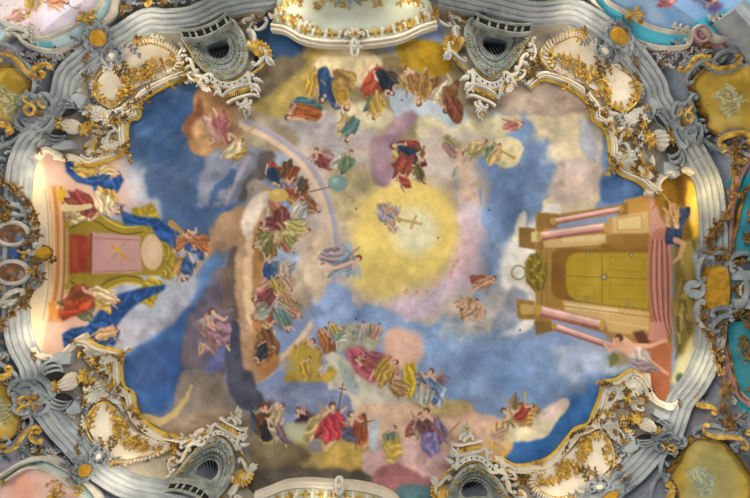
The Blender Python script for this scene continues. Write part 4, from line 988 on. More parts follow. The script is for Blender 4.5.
for nme, P, sg in BANDS:
    prof = [(o*sg*.84, h*.52) for o, h in PB]
    m = MB().sweep(crom(P, False, 5), prof).build(nme, STONE, smooth=False); struct(m)

# ------------------------------------------------------------------ corner compositions
def corner(k):
    W = WC[k]; left = 'left' in k; hue = GREY
    seed = sum(map(ord, k)); where = k+' corner of the vault'
    gi = seed % 1000
    # --- frame of the fresco: gilded inner edge, cream outer moulding
    fpath = [(78,160),(88,165),(97,163),(113,158),(122,153),(127,145),(126,133),(128,121),(138,117),(140,103),(150,94),(163,87),(176,81),(190,78),(200,82),(207,87)]
    t = thing('fresco_frame', (128,121), 'gilded scalloped frame arm edging the painted sky, '+where, 'frame', 'fresco frame arms', W)
    P = W(np.array(crom(fpath, False, 5)))
    d = 1 if k in ('upper left', 'lower right') else -1       # keeps the gilded edge on the sky side
    MB().sweep(P, [(-o*d*-1, h) for o, h in PR_GOLD]).build('gilded_edge', EDGE, t)
    MB().sweep(P, [(o*d, h) for o, h in PR_CREAM]).build('cream_moulding', CREAM, t)
    for (a, b), an in (((128,121), .3), ((140,103), -.2), ((127,150), .6), ((150,92), -.9)):
        mb = MB(); cluster(mb, a, b, 3.2, 6, gi+a, 7, 4.2); mb.build('gilded_tendril', BRONZE, t, W)
    for i, (a, b, an, L) in enumerate(((124,150,.5,13),(124,148,-.6,8),(134,107,.2,9),(143,98,.9,9),(168,84,.4,9))):
        mb = MB(); spray(mb, a, b, an, L, gi+i, 7, .34, 4); mb.build('gilded_spray', (GOLD, BRONZE)[i % 2], t, W)
    # --- kidney shaped cartouche
    t = thing('cartouche', (140, 62), 'cream kidney-shaped stucco cartouche with gilded leaf garland, '+where, 'cartouche', 'corner cartouches', W)
    kp = crom([(100,76),(95,88),(100,101),(111,107),(121,101),(129,92),(141,84),(162,77),(177,73),(184,62),(177,50),(161,42),(143,38),(129,42),(122,52),(111,66)], True, 4)
    MB().panel(kp, 3.2, 0, -1.2).build('panel', CREAM, t, W)
    rimL = crom([(103,70),(97,78),(94.5,88),(99,101),(111,108),(122,102)], False, 6); rimR = crom([(136,42),(147,39),(161,42),(177,50),(184,61),(178,73),(166,76)], False, 6)
    MB().tube([(*p, 5) for p in rimL], [.6, 1.1, .8]).build('gilded_rim', GOLD, t, W)
    MB().tube([(*p, 5) for p in rimR], [.6, 1.1, .8]).build('gilded_rim', GOLD, t, W)
    rr = np.array(rimR); c0 = np.array((158., 60.)); inn = rr+(c0-rr)*.24
    MB().comb([tuple(p) for p in inn], -1, 6, 1.7, 6.6, 3.).build('tongue_fringe', CREAM, t, W)
    mb = MB(); mb.tube([(*p, 5.5) for p in inn], [.7, 1.1, .6]); mb.build('inner_rim', GOLD, t, W)
    for i, (a, b, r) in enumerate(((128,84,4.8),(134,77,5.6),(141,73,6),(149,69,6),(157,66,5.4),(131,91,4),(124,93,3.4),(164,64,3.8),(144,78,4),(152,74,4))):
        mb = MB(); cluster(mb, a, b, r, 10, gi+i, 4.5, 5.4); mb.build('gilded_garland', GOLD, t, W)
    for i, (a, b, an, L) in enumerate(((99,82,1.5,13),(99,95,.9,12),(112,105,-.4,12),(122,98,-.7,9),(118,72,.5,12),(122,62,.9,11),(171,54,1.3,13),(133,43,.1,12))):
        mb = MB(); spray(mb, a, b, an, L, gi+i*3, 4.4); mb.build('gilded_frond', BRONZE if i in (4, 5) else GOLD, t, W)
    for a_ in (((122, 46), (131, 54), 1.4, 'C', 1, 5), ((104, 70), (116, 66), 1.3, 'S', 1, 5)):
        mb = MB(); add_scroll(mb, *a_); mb.build('scroll', WHITE, t, W)
    # --- rocaille spandrel between capital and frame
    t = thing('rocaille_spandrel', (106, 136), 'cream and gold rocaille field of shells and scrolls, '+where, 'stucco ornament', 'rocaille spandrels', W)
    gp = crom([(84,112),(92,104),(100,108),(112,113),(122,108),(132,100),(134,112),(122,118),(120,134),(121,144),(112,151),(98,156),(88,156),(82,146),(92,134)], True, 3)
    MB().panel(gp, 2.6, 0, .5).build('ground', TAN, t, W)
    for a, b, an, R, sp in ((98,118,-1.2,11,2.6),(108,140,1.1,12,1.9),(95,147,1.6,10,2.2)): MB().shell(a, b, an, R, sp, 7, 3, 3).build('shell', WHITE, t, W)
    sc = ((96,112,110,112,1),(112,118,120,126,-1),(118,131,112,146,1),(92,150,104,156,-1),(86,148,96,140,1),(116,112,128,106,1),(104,124,114,132,-1),(88,116,98,126,1),(124,113,131,106,-1),(110,122,104,110,1))
    for i, (a, b, c_, d_, fl) in enumerate(sc):
        mb = MB(); P = add_scroll(mb, (a, b), (c_, d_), 1.35, 'CS'[i % 2], fl, 5.4); mb.comb(P[24:66], fl, 3.2, 1.1, 5)
        mb.build('scroll', (WHITE, GOLD, WHITE)[i % 3], t, W)
    for i, (a, b) in enumerate(((106,131),(92,127),(116,140),(101,147),(112,124),(124,119),(99,136),(119,151),(90,107),(86,151),(108,152),(129,107))):
        mb = MB(); cluster(mb, a, b, 2.2, 6, gi+i*7, 5, 3.6); mb.build('gilded_leaf', GOLD if i % 3 else BRONZE, t, W)
    rr_ = random.Random(gi)
    for i in range(34):
        a, b = rr_.uniform(84, 133), rr_.uniform(104, 156)
        if not inside((a, b), gp): continue
        mb = MB()
        if i % 3 == 0: add_scroll(mb, (a-3.4, b), (a+3.4, b+rr_.uniform(-3, 3)), 1.05, 'CS'[i % 2], 1 if i % 2 else -1, 6.5)
        elif i % 3 == 1: spray(mb, a, b, rr_.uniform(0, 6.28), 8, i+gi, 6, .3)
        else: mb.shell(a, b, rr_.uniform(0, 6.28), 4.4, 1.7, 5, 5, 2)
        mb.build(('small_scroll', 'leaf_spray', 'small_shell')[i % 3], (WHITE, BRONZE, CREAM, GOLD, WHITE)[i % 5], t, W)
    mb = MB(); mb.ringm(106, 142, 3.2, 3.2, 1.1, 5); mb.dome(106, 142, 4.5, 2.2, 2.2, 2.4); mb.build('boss', WHITE, t, W)
    mb = MB()
    for q in range(7): mb.leaf(87, 130, q*6.283/7+.4, 7.5, 4.4, 6.5, 3, 2.5)
    mb.dome(87, 130, 7.5, 2.4, 2.4, 3); mb.build('star_rosette', GOLD, t, W)
    t = thing('tendril_relief', (128, 48), 'thin grey and dark gilt tendrils around the kidney cartouche, '+where, 'stucco ornament', 'tendril reliefs', W)
    for i, (a, b, an, L) in enumerate(((128,47,.2,12),(134,37,.1,11),(150,36,.3,12),(168,42,.6,12),(186,56,1.2,11),(92,80,1.6,11),(92,92,1.3,11),(90,70,1.9,10),(80,88,2.,9),(84,98,1.,10),(126,112,.2,9),(116,109,2.6,9),(180,70,2.4,9),(190,66,.4,9),(108,60,2.3,10))):
        mb = MB(); spray(mb, a, b, an, L, gi+i*5, 3.4, .26); mb.build('tendril', (GREY, BRONZE, WHITE)[i % 3], t, W)
    # --- capital seen from below
    t = thing('column_capital', (66, 124), 'bulging white basket capital with gilded collar beside dark openings, '+where, 'capital', 'pier capitals', W)
    mb = MB(); mb.dome(73, 127, 4, 9, 7.5, 9, .2, 18, 6); mb.build('basket', WHITE, t, W)
    mb = MB()
    for q in range(4):
        o = (q-1.5)*3.4
        for j in range(7):
            a = -.85+j*.28; p = rot((9.2*math.sin(a), o*math.cos(a)*.9), .2, (73, 127)); mb.dome(p[0], p[1], 4+9*math.sqrt(max(.02, 1-(math.sin(a))**2*.85-(o/8.2)**2)), 1.5, 1.1, 1.3, n=6, m=2)
    mb.build('bead_strings', CREAM, t, W)
    mb = MB(); cluster(mb, 63, 125, 4.4, 12, gi, 7, 5, .7); mb.build('gilded_collar', GOLD, t, W)
    for i, (a, b, an) in enumerate(((67,112,-.25),(57,133,.15))):
        mb = MB(); mb.dome(a, b, 3.4, 9.5, 4.2, .6, an, 18, 3); mb.build('dark_opening', DARK, t, W)  # solid dark dome, its colour stands in for the opening's shade
        mb = MB(); s_ = -1 if i == 0 else 1
        for j in range(3): mb.tube([(*rot((9.5*math.cos(x), s_*(3.5+3*j*.95)*abs(math.sin(x))**.7+s_*1.2*j), an, (a, b)), 5+1.2*j) for x in np.linspace(.15, 2.99, 12)], 1.1, 6)
        mb.build('moulded_hood', GREY, t, W)
    mb = MB(); mb.panel([(73,96),(79,94),(88,97),(85,104),(80,110),(77,103),(73,102)], 7, 0, 1); mb.build('impost_block', STONE, t, W)
    mb = MB(); mb.panel([(62,141),(73,141),(75,148),(62,150),(52,148)], 6.5, 0, 1); mb.build('impost_block', STONE, t, W)
    mb = MB(); spray(mb, 80, 112, -.2, 11, gi+5, 5); mb.panel([(82,107),(90,104),(96,108),(88,114)], 5, 0, 1); mb.build('hood_leaf', GREY, t, W)
    # --- round gilded medallion on the cornice
    t = thing('medallion', (103, 42), 'round gilded boss in a ragged grey scroll surround, '+where, 'medallion', 'cornice medallions', W)
    mb = MB(); mb.dome(103, 42, 12, 8.6, 8.2, 3.4, n=20); mb.build('gilded_boss', OCHRE, t, W)
    mb = MB()
    for q in range(9):
        a = q*.7+.1; p0 = (103+11.5*math.cos(a), 42+11*math.sin(a)); p1 = (103+11.5*math.cos(a+.62), 42+11*math.sin(a+.62))
        P = add_scroll(mb, p0, p1, 1.5, 'C', -1, 12.5); mb.comb(P[20:70], -1, 4.5, 1.5, 11.5)
    mb.ringm(103, 42, 9.6, 9.2, 1.3, 11); mb.build('scroll_surround', GREY, t, W)
    mb = MB(); mb.dome(115, 58, 9, 4, 3.6, 2); mb.build('small_boss', CREAM, t, W)
    mb = MB(); mb.ringm(115, 58, 5.2, 4.8, 1.2, 9); add_scroll(mb, (107,54), (114,67), 1.5, 'C', 1, 9); add_scroll(mb, (121,64), (122,50), 1.5, 'C', 1, 9)
    for q in range(7): mb.leaf(115, 58, q*.9, 9, 3.4, 7.5, 3, 2)
    mb.build('leaf_surround', GREY, t, W)
    for i, (a, b, an) in enumerate(((88,50,2.6),(92,56,2.1),(96,66,2.),(118,68,1.6),(84,44,3.4))):
        mb = MB(); spray(mb, a, b, an, 9, gi+i, 9); mb.build('tendril', BRONZE if i % 2 else GREY, t, W)
    # --- clasp across the cornice band
    t = thing('cornice_clasp', (38, 117), 'grey rocaille clasp with gilded scrolls across the cornice, '+where, 'stucco ornament', 'cornice clasps', W)
    mb = MB(); mb.panel(crom([(26,104),(36,96),(50,98),(52,108),(60,116),(52,128),(40,132),(28,128),(22,116)], True, 4), 9.5, 0, 2.5); mb.build('body', GREY, t, W)
    mb = MB()
    for i, (a, b, c_, d_, fl) in enumerate(((28,108,40,100,1),(46,98,56,112,1),(57,118,44,130,1),(34,130,24,118,1),(30,122,44,124,-1),(44,108,52,120,-1))):
        P = add_scroll(mb, (a, b), (c_, d_), 1.7, 'C', -fl, 12.5); mb.comb(P[20:70], -fl, 4.2, 1.5, 11.5)
    mb.build('scrollwork', GREY, t, W)
    mb = MB(); mb.ringm(38, 113, 5, 4.4, 1.6, 14); mb.build('gilded_ring', GOLD, t, W)
    mb = MB(); mb.dome(46, 117, 12.5, 4.4, 3.8, 3); mb.build('gilded_boss', BRONZE, t, W)
    mb = MB(); add_scroll(mb, (32, 100), (40, 106), 1.4, 'C', 1, 13.5); add_scroll(mb, (47, 103), (52, 110), 1.3, 'C', 1, 13.5); mb.build('gilded_scroll', GOLD, t, W)
for k in CORNERS: corner(k)

# ------------------------------------------------------------------ the four balcony niches
def scrolls(specs, material, t, W, name='side_scroll'):
    for sp in specs:
        mb = MB()
        if sp[0] == 'leaf': mb.leaf(*sp[1:])
        else: add_scroll(mb, *sp)
        mb.build(name, material, t, W)
def balcony(k):
    W = WB[k]; gi = sum(map(ord, k))*3
    t = thing('balcony', (218, 50), 'shell-shaped stucco balcony with pierced balustrade and dark niche, '+k+' of the painted field', 'balcony', 'balconies piercing the vault', W)
    n = len(BOWL); B = np.array(BOWL); nc = np.array(NICHE).mean(0)
    NB = np.array(crom(NICHE, True, 4)); th = np.arctan2(B[:, 1]-nc[1], B[:, 0]-nc[0]); nt_ = np.arctan2(NB[:, 1]-nc[1], NB[:, 0]-nc[0])
    Nn = []
    for a in th: Nn.append(NB[np.argmin(np.abs(np.angle(np.exp(1j*(nt_-a)))))])
    Nn = np.array(Nn); v = []; f = []; rows = 9
    for j in range(rows+1):
        s_ = j/rows; hh = 8-15*s_**1.3+(1.6 if j % 2 else -.4)
        for i in range(n): p = B[i]*(1-s_)+Nn[i]*s_; v.append((p[0], p[1], hh+(1.1 if i % 2 and 0 < j < rows else 0)))
    for j in range(rows):
        for i in range(n): f.append((j*n+i, j*n+(i+1) % n, (j+1)*n+(i+1) % n, (j+1)*n+i))
    MB().add(v, f).build('fluted_bowl', BOWLM, t, W)
    # dentil rows
    for s_, sz in ((.2, 1.5), (.45, 1.3), (.7, 1.1)):
        mb = MB(); Q = B*(1-s_)+Nn*s_
        for i in range(0, n, 1):
            if Q[i][1] > 38: mb.box(Q[i], sz*1.4, sz, 8-15*s_**1.3-1, 8-15*s_**1.3+2.6, math.atan2(*(Nn[i]-B[i])[::-1]))
        mb.build('dentil_row', BOWLM if s_ < .6 else GREY, t, W)
    # recess behind the opening
    v = []; f = []; m = len(NB)
    for j, (q, hh) in enumerate(((1, -7), (.94, -14), (.86, -22), (.8, -30))):
        for p in NB: p = nc+(p-nc)*q; v.append((p[0], p[1], hh))
    for j in range(3):
        for i in range(m): f.append((j*m+i, j*m+(i+1) % m, (j+1)*m+(i+1) % m, (j+1)*m+i))
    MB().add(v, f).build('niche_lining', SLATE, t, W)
    MB().panel([tuple(nc+(p-nc)*.86) for p in NB], -27.5, None).build('niche_back', DARK, t, W)  # dark cap, the shade of the niche depth put into its colour
    mb = MB()
    for i in range(7):
        x = 204+i*3.4; mb.tube([(x, 53-abs(i-3)*.6, -8), (x+.4*(i-3)*-.4, 44, -16), (215+(x-215)*.5, 38, -22)], .5, 5)
    mb.build('niche_ribs', STONE, t, W)
    # balustrade
    rail = crom([(185,42),(197,42.5),(209,40),(222,34),(233,26)], False, 6); back = crom([(182,33),(193,33),(205,30.5),(218,25),(229,17)], False, 6)
    MB().sweep(rail, [(-1.3, 7), (-1.4, 12.6), (0, 13.6), (1.4, 12.6), (1.3, 7)]).build('hand_rail', BOWLM, t, W)
    MB().sweep(back, [(-1.2, 2), (-1.3, 10.6), (0, 11.6), (1.3, 10.6), (1.2, 2)]).build('base_rail', BOWLM, t, W)
    MB().add([(*p, 9.4) for p in rail]+[(*p, 9.4) for p in back], [(i, i+1, len(rail)+i+1, len(rail)+i) for i in range(len(rail)-1)]).build('gap_shade_strip', DARK, t, W)  # dark strip standing in for the shade between the balusters
    Rl, Bk = np.array(rail), np.array(back)
    for i in range(7):
        j = int((i+.5)/7*(len(rail)-1)); a, b = Rl[j], Bk[j]
        MB().tube([(*(a+(b-a)*q), 12-1.2*q) for q in (0, .2, .45, .7, 1)], [.8, .9, 1.4, .7, .9], 7).build('baluster', BOWLM, t, W)
    # beaded scallop under the bowl
    arc = crom([(212,80),(221,85),(232,86),(243,82),(251,74)], False, 6)
    sb = MB().sweep(arc, [(-3.2, 3), (-3, 8), (0, 9), (3, 8), (3.2, 3)]).build('scallop_band', WHITE, t, W)
    A = np.array(arc)
    for i in range(2, len(A)-2, 3): MB().dome(A[i][0], A[i][1], 8.8, 1.0, 1.0, .7, n=8, m=2).build('dark_bead', DARK, sb, W)
    MB().tube([(a+.6, b+4.4, 7) for a, b in arc], .9).build('gilded_trim', GOLD, t, W)
    MB().tube([(*(nc+(np.array(p)-nc)*.88), 6) for p in arc], .8).build('gilded_trim', GOLD, t, W)
    for q in ((200,60),(207,70),(244,62),(218,76),(190,50),(248,50),(226,78),(236,74),(194,54)):
        mb = MB(); cluster(mb, *q, 1.8, 4, gi+q[0], 6.5, 3.4); mb.build('gilded_leaf', GOLD, t, W)
    # canopy fringe and finial
    can = crom([(226,95),(233,91),(242,88),(251,86),(258,88)], False, 6)
    MB().sweep(can, [(-2, 3), (-2, 8), (0, 10), (2, 8), (2, 3)]).build('canopy_edge', WHITE, t, W)
    mb = MB(); mb.comb(can, 1, 7, 2.2, 6.5, 2.2); mb.build('gilded_fringe', GOLD, t, W)
    MB().sweep([(a+1.5, b+8.5) for a, b in can], [(-1.4, 2), (-1.2, 6.5), (1.2, 6.5), (1.4, 2)]).build('canopy_hem', CREAM, t, W)
    mb = MB(); add_scroll(mb, (238,104), (247,100), 1.5, 'C', 1, 8); add_scroll(mb, (252,102), (247,110), 1.5, 'S', 1, 8); add_scroll(mb, (243,108), (249,116), 1.4, 'C', -1, 8)
    mb.dome(246, 104, 5, 3.4, 4.4, 4); mb.leaf(246, 108, 1.5, 12, 4, 6, 3); mb.leaf(244, 106, 2.2, 8, 3, 6, 3); mb.leaf(248, 106, .8, 8, 3, 6, 3); mb.build('finial', WHITE, t, W)
    mb = MB(); cluster(mb, 247, 113, 2, 4, gi, 8.5, 3); mb.build('finial_tip', GOLD, t, W)
    scrolls((((225,97), (216,88), 1.7, 'S', 1, 8), ((258,90), (254,76), 1.7, 'C', -1, 8), ((259,96), (252,92), 1.2, 'C', 1, 8)), WHITE, t, W)
    scrolls((('leaf', 253, 79, .4, 13, 5, 7, 4), ('leaf', 255, 84, .9, 11, 4.4, 7, 4), ('leaf', 222, 92, 2.6, 9, 4, 7, 3)), WHITE, t, W, 'side_leaf')
    # outer volute with gilded fan
    MB().shell(257, 58, -.9, 15, 2.6, 9, 5, 4).build('gilded_fan', GOLD, t, W)
    scrolls((((254,66), (270,60), 1.9, 'S', -1, 9), ((262,50), (273,66), 1.6, 'S', 1, 9)), WHITE, t, W, 'fan_scroll')
    scrolls((('leaf', 268, 58, .9, 13, 5, 8, 3), ('leaf', 269, 62, .3, 8, 3, 8, 3)), WHITE, t, W, 'fan_leaf')
    MB().tube([(*p, 7) for p in crom([(246,76),(254,74),(262,68),(268,60)], False, 5)], 1.4).build('gilded_trim', GOLD, t, W)
    # inner volute towards the corner frame
    scrolls((((197,74), (209,84), 2., 'S', -1, 8.5), ((203,88), (214,78), 1.8, 'C', -1, 8.5), ((188,60), (199,72), 1.7, 'S', 1, 7), ((186,50), (184,64), 1.4, 'C', 1, 6), ((190,74), (200,80), 1.3, 'C', 1, 7), ((180,44), (186,52), 1.2, 'S', 1, 6)), CREAM, t, W)
    scrolls((('leaf', 205, 84, 2.6, 9, 4, 8, 3), ('leaf', 192, 66, 2.4, 9, 4, 6, 3), ('leaf', 188, 56, 2.8, 9, 4, 6, 3)), WHITE, t, W, 'side_leaf')
    MB().shell(209, 86, 2., 7, 2, 5, 7, 2).build('side_shell', CREAM, t, W)
    for i, (a, b, an) in enumerate(((188,66,2.),(186,76,2.6),(194,70,1.2),(184,58,2.2),(181,50,1.4),(196,80,2.8),(192,58,1.),(178,78,-.2))):
        mb = MB(); spray(mb, a, b, an, 9, gi+i, 5, .3); mb.build('gilded_spray', (GOLD, BRONZE, WHITE)[i % 3], t, W)
    MB().tube([(*p, 8) for p in crom([(196,80),(204,88),(213,88),(218,92)], False, 5)], 1.2).build('gilded_trim', GOLD, t, W)
    # upright rocaille arm beside the bowl
    scrolls((((250,48), (249,32), 1.9, 'C', 1, 8), ((244,24), (254,18), 1.8, 'S', 1, 8), ((256,30), (266,20), 1.6, 'C', 1, 8)), WHITE, t, W)
    mb = MB(); mb.comb([(252,52),(255,42),(252,32),(254,22)], -1, 4, 1.4, 7); mb.build('edge_comb', WHITE, t, W)
    mb = MB(); mb.dome(242, 26, 8, 3, 3, 2); mb.build('gilded_boss', BRONZE, t, W); mb = MB(); cluster(mb, 258, 22, 3, 6, gi, 7, 4); mb.build('gilded_leaf', BRONZE, t, W)
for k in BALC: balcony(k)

# ------------------------------------------------------------------ crest cartouches at the top and bottom edge
def crest(edge, top, sg, cx, label, hang):
    t = thing('crest_cartouche', (cx, np.mean([p[1] for p in edge])), label, 'cartouche', 'crest cartouches')
    E = crom(edge, False, 6)
    MB().panel(E+list(reversed(top)), 7, 0, 2).build('panel', PALE, t)
    MB().sweep(E, [(sg*o, h) for o, h in ((-2.4, 0), (-2.4, 8), (-.8, 10.4), (1.2, 10.8), (2.2, 8), (3.0, 8.4), (4.2, 8.2), (4.6, 7), (4.6, 0))]).build('cream_moulding', CREAM, t)
    A = np.array(E); n = len(A); T = np.gradient(A, axis=0); T /= np.linalg.norm(T, axis=1)[:, None]; N = np.stack([-T[:, 1], T[:, 0]], 1)*-sg
    I1 = A+N*-6.5 if False else A-np.array((0, sg*8.))
    MB().tube([(*p, 9.5) for p in I1], 1.).build('gilded_rim', GOLD, t)
    for i in range(3, n-2, 2):
        p = A[i]-np.array((0, sg*5.)); mb = MB(); mb.leaf(p[0], p[1], -sg*math.pi/2+random.Random(i).uniform(-.6, .6), 8, 4.4, 9, 3, 2); mb.dome(p[0], p[1]+sg*1.5, 10, 1.4, 1.4, 1.4, n=7, m=3)
        mb.build('gilded_leaf' if i % 4 == 1 else 'cream_leaf', GOLD if i % 4 == 1 else CREAM, t)
    m = lambda x, y: (cx+x, hang+sg*y)
    mb = MB(); add_scroll(mb, m(-9, -6), m(-1, 8), 1.7, 'C', -sg, 13); add_scroll(mb, m(9, -6), m(1, 8), 1.7, 'C', sg, 13); add_scroll(mb, m(-6, 6), m(0, 16), 1.4, 'S', sg, 12); add_scroll(mb, m(6, 6), m(0, 16), 1.4, 'S', -sg, 12)
    for a in (-.9, -.3, .3, .9): q = m(0, -2); mb.leaf(q[0], q[1], -sg*math.pi/2+a, 13, 4, 11, 4)
    mb.ringm(*m(0, 4), 4.2, 5, 1.2, 12); mb.build('crown_ornament', WHITE, t)
    mb = MB(); q = m(0, -4); cluster(mb, *q, 3, 7, int(cx), 13, 4); mb.build('gilded_heart', GOLD, t)
    return t
tc = crest([(272,27),(287,30),(303,39),(323,43),(343,43.5),(365,43),(385,41),(403,37),(420,29),(436,24)], [(278,2),(300,-8),(415,-8),(430,4)], 1, 355,
      'pale green crest cartouche with gilded leaves at the top of the painted field', 44)
for i, (a, b, an, L) in enumerate(((272,22,-1.,15),(279,14,-.4,14),(286,24,-.7,13),(428,18,-2.2,15),(422,8,-2.6,14),(436,24,-1.8,12),(300,28,-.3,14),(412,28,-2.8,13))):
    mb = MB(); spray(mb, a, b, an, L, i, 9.5, .3); mb.build('gilded_frond', GOLD if i % 3 else CREAM, tc)
mb = MB(); mb.leaf(347, -2, 1.4, 16, 8, 10, 4); mb.leaf(340, 0, 2., 12, 6, 10, 4); mb.leaf(354, 0, .9, 12, 6, 10, 4); mb.build('hanging_leaf', GREY, tc)
for q in ((320,10),(378,9),(347,8),(300,6),(400,6),(334,4),(362,4)):
    mb = MB(); cluster(mb, *q, 3.4, 9, q[0], 9, 4.5, 1.5); mb.build('gilded_garland', GOLD, tc)
crest([(256,497),(270,492),(287,485.5),(310,483.5),(330,485),(338,485.5),(357,486.5),(377,491),(392,498),(398,506)], [(250,530),(400,530)], -1, 340,
      'pale crest cartouche with cream edge rising from the bottom of the painted field', 489)

for P, sg, lab in (([(36,158),(43,151),(52,153),(60,159),(69,158),(80,162)], -1, 'cream curled lip of the left arch at its upper end, above the blue hangings'),
                   ([(86,334),(76,340),(62,353),(50,358),(38,355),(33,348)], -1, 'cream curled lip of the left arch at its lower end, below the blue hangings'),
                   ([(646,193),(656,194),(660,182),(668,175),(678,171),(688,171),(693,174)], -1, 'cream curled lip of the right arch above the golden painted niche'),
                   ([(648,374),(650,388),(656,399),(668,405),(677,402),(683,396)], 1, 'cream curled lip of the right arch at the foot of the terracotta pier')):
    t = thing('arch_lip', P[3], lab, 'moulding', 'arch lips')
    E = crom(P, False, 6); k_ = 1 if sg > 0 else -1
    MB().sweep(E, [(k_*o, h) for o, h in ((-1.6, -1), (-1.6, 5), (-.4, 6.4), (1.2, 6), (2, 4), (3.4, 4.2), (4.4, 3), (4.6, 0))]).build('moulding', CREAM, t)
    mb = MB(); add_scroll(mb, (P[3][0]-4, P[3][1]), (P[3][0]+4, P[3][1]), 1.5, 'C', k_, 7); mb.build('scroll', WHITE, t)
    for j in (1, 4):
        mb = MB(); cluster(mb, P[j][0], P[j][1], 2.4, 5, j, 6, 3.4); mb.build('leaf_tuft', BRONZE, t)
# ------------------------------------------------------------------ yellow grisaille cartouches
def yellow(i, k, scr, label):
    P = YP[i]; c = np.mean([p for p in P if -10 < p[0] < 760 and p[1] < 500], 0)
    t = thing('painted_cartouche', tuple(c), label, 'cartouche', 'yellow painted cartouches')
    Pc = crom(P, True, 3); grid_mesh('painted_field', min(p[0] for p in P)-2, min(p[1] for p in P)-2, max(p[0] for p in P)+2, max(p[1] for p in P)+2, .8, lambda U, V: inside_np(U, V, Pc), 4.5, 4, FRESCO, GR.sample, t)
    MB().sweep(crom(P, True, 3), [(-1.4, 2), (-1.2, 7), (0, 8.4), (1.2, 7), (1.4, 2)], True).build('brown_edge', BRONZE, t)
    Q = crom(P, True, 3); A = np.array(Q); cc = A.mean(0); B = cc+(A-cc)*1.13
    mb = MB()
    step = 9
    for j in range(0, len(B)-step+1, step):
        a, b = B[j], B[(j+step) % len(B)]; R = add_scroll(mb, a, b, 1.9, 'C', 1 if np.cross(b-a, cc-a) < 0 else -1, 9)
    mb.build('scroll_frame', GREY, t)
    mb = MB()
    for j in range(0, len(B), 3):
        a = math.atan2(*(B[j]-cc)[::-1]); mb.leaf(B[j][0], B[j][1], a+.4, 8, 4, 6, 3, 2, .3)
    mb.build('leaf_fringe', GREY, t)
    for (a, b, c_, d_, fl, r) in scr:
        mb = MB(); R = add_scroll(mb, (a, b), (c_, d_), r, 'S' if fl in (2, -2) else 'C', 1 if fl > 0 else -1, 9.5); mb.build('gilded_scroll', GOLD, t)
        mb = MB(); R2 = [(x, y, 8) for x, y, _ in R]; mb.comb(R2[14:76], 1 if fl > 0 else -1, 6.5, 2, 8); mb.comb(R2[14:76], -1 if fl > 0 else 1, 3.5, 2, 8); mb.build('rocaille_comb', GREY, t)
yellow(0, 'upper left', ((4,60,48,76,2,2.4),(-4,132,15,134,-1,3),(38,78,54,70,-1,2.2)), 'yellow painted cartouche with pale winged figure, upper left, below the rosy side painting')
yellow(1, 'upper right', ((676,72,700,60,-2,2.4),(702,60,734,58,1,2.2),(716,148,746,144,-1,3)), 'yellow painted cartouche with pale winged figure, upper right, below the blue side painting')
yellow(2, 'lower left', ((-4,372,14,366,1,3.2),(8,446,44,428,-2,2.6),(36,430,46,438,1,2)), 'yellow painted cartouche with blue-grey figure, lower left, above the salmon side painting')
yellow(3, 'lower right', ((652,500,664,480,1,2.6),(700,424,740,446,-2,2.4),(742,430,752,450,-1,2.)), 'large yellow painted cartouche with pale figure, lower right corner of the ceiling')

# ------------------------------------------------------------------ side paintings in the corners
def side(name_label, rim, inner, bloom, hue):
    t = thing('side_fresco', (np.mean([p[0] for p in rim]), np.mean([p[1] for p in rim])), name_label, 'fresco', 'side vault paintings')
    R = crom(rim, False, 6)
    far = {'tl': [(118,-50),(-56,-50),(-56,60)], 'tr': [(806,30),(806,-50),(584,-50)], 'bl': [(104,546),(-56,546),(-56,480)]}[hue]
    Rf = R+far; grid_mesh('painted_field', min(p[0] for p in Rf), min(p[1] for p in Rf), max(p[0] for p in Rf), max(p[1] for p in Rf), .9, lambda U, V: inside_np(U, V, Rf), 3.4, 4, FRESCO, GR.sample, t)
    MB().sweep(R, [(-2.2, 0), (-2, 6), (0, 8.5), (2, 7), (2.6, 3), (2.6, 0)]).build('outer_moulding', WHITE, t)
    MB().sweep(crom(inner, False, 6), [(-1.8, 2), (-1.6, 6), (0, 7), (1.6, 6), (1.8, 2)]).build('inner_moulding', WHITE, t)
    for i, (a, b, r, n) in enumerate(bloom):
        mb = MB(); cluster(mb, a, b, r, n, i+int(a), 5.5, r*.62); mb.build('gilded_bloom', GOLD, t)
    return t
ts = side('rosy side painting with turquoise border in the upper left corner', [(-20,62),(0,46),(16,34),(28,45),(42,50),(57,51.5),(73,46.5),(87,39.5),(100,28.5),(111,15),(115,0),(115,-20)],
     [(-20,20),(2,24),(24,36),(43,39),(66,31),(84,20),(97,8),(103,-2),(106,-18)], ((89,22,8.5,26),(95,16,4,8),(2,26,3,7)), 'tl')
mb = MB(); add_scroll(mb, (30,38), (10,37), 2.2, 'C', 1, 8); mb.comb([(0,24),(14,26),(26,32),(36,40)], 1, 4, 1.6, 5); spray(mb, 33,44, -1.2, 12, 4, 6); spray(mb, 20,30, .1, 12, 5, 6); mb.build('rim_scroll', WHITE, ts)
ts = side('cool blue side painting with bright turquoise border in the upper right corner', [(588,-20),(592,0),(600,12),(612,25),(633,40),(658,48),(683,47.5),(689,42),(691,33),(698,27),(706,32),(713,37),(726,39.5),(742,37),(770,30)],
     [(600,-20),(606,0),(620,10),(645,25),(668,32),(684,33)], ((632,17,8,24),(640,24,3.4,8),(720,20,4.4,10),(728,32,3,6),(712,18,3,6)), 'tr')
rr = MB().dome(699, 36, 3, 6.6, 6.6, 2).build('rose_roundel', ROSE, ts); MB().ringm(699, 36, 7.5, 7.5, 1.4, 8).build('ring', ROSE, rr)
for a_ in ((686,44,-1.3,13,4,6),(670,28,.1,14,5,6),(706,22,-.5,13,6,6)):
    mb = MB(); spray(mb, *a_, .3); mb.build('rim_leaf', WHITE, ts)
mb = MB(); 
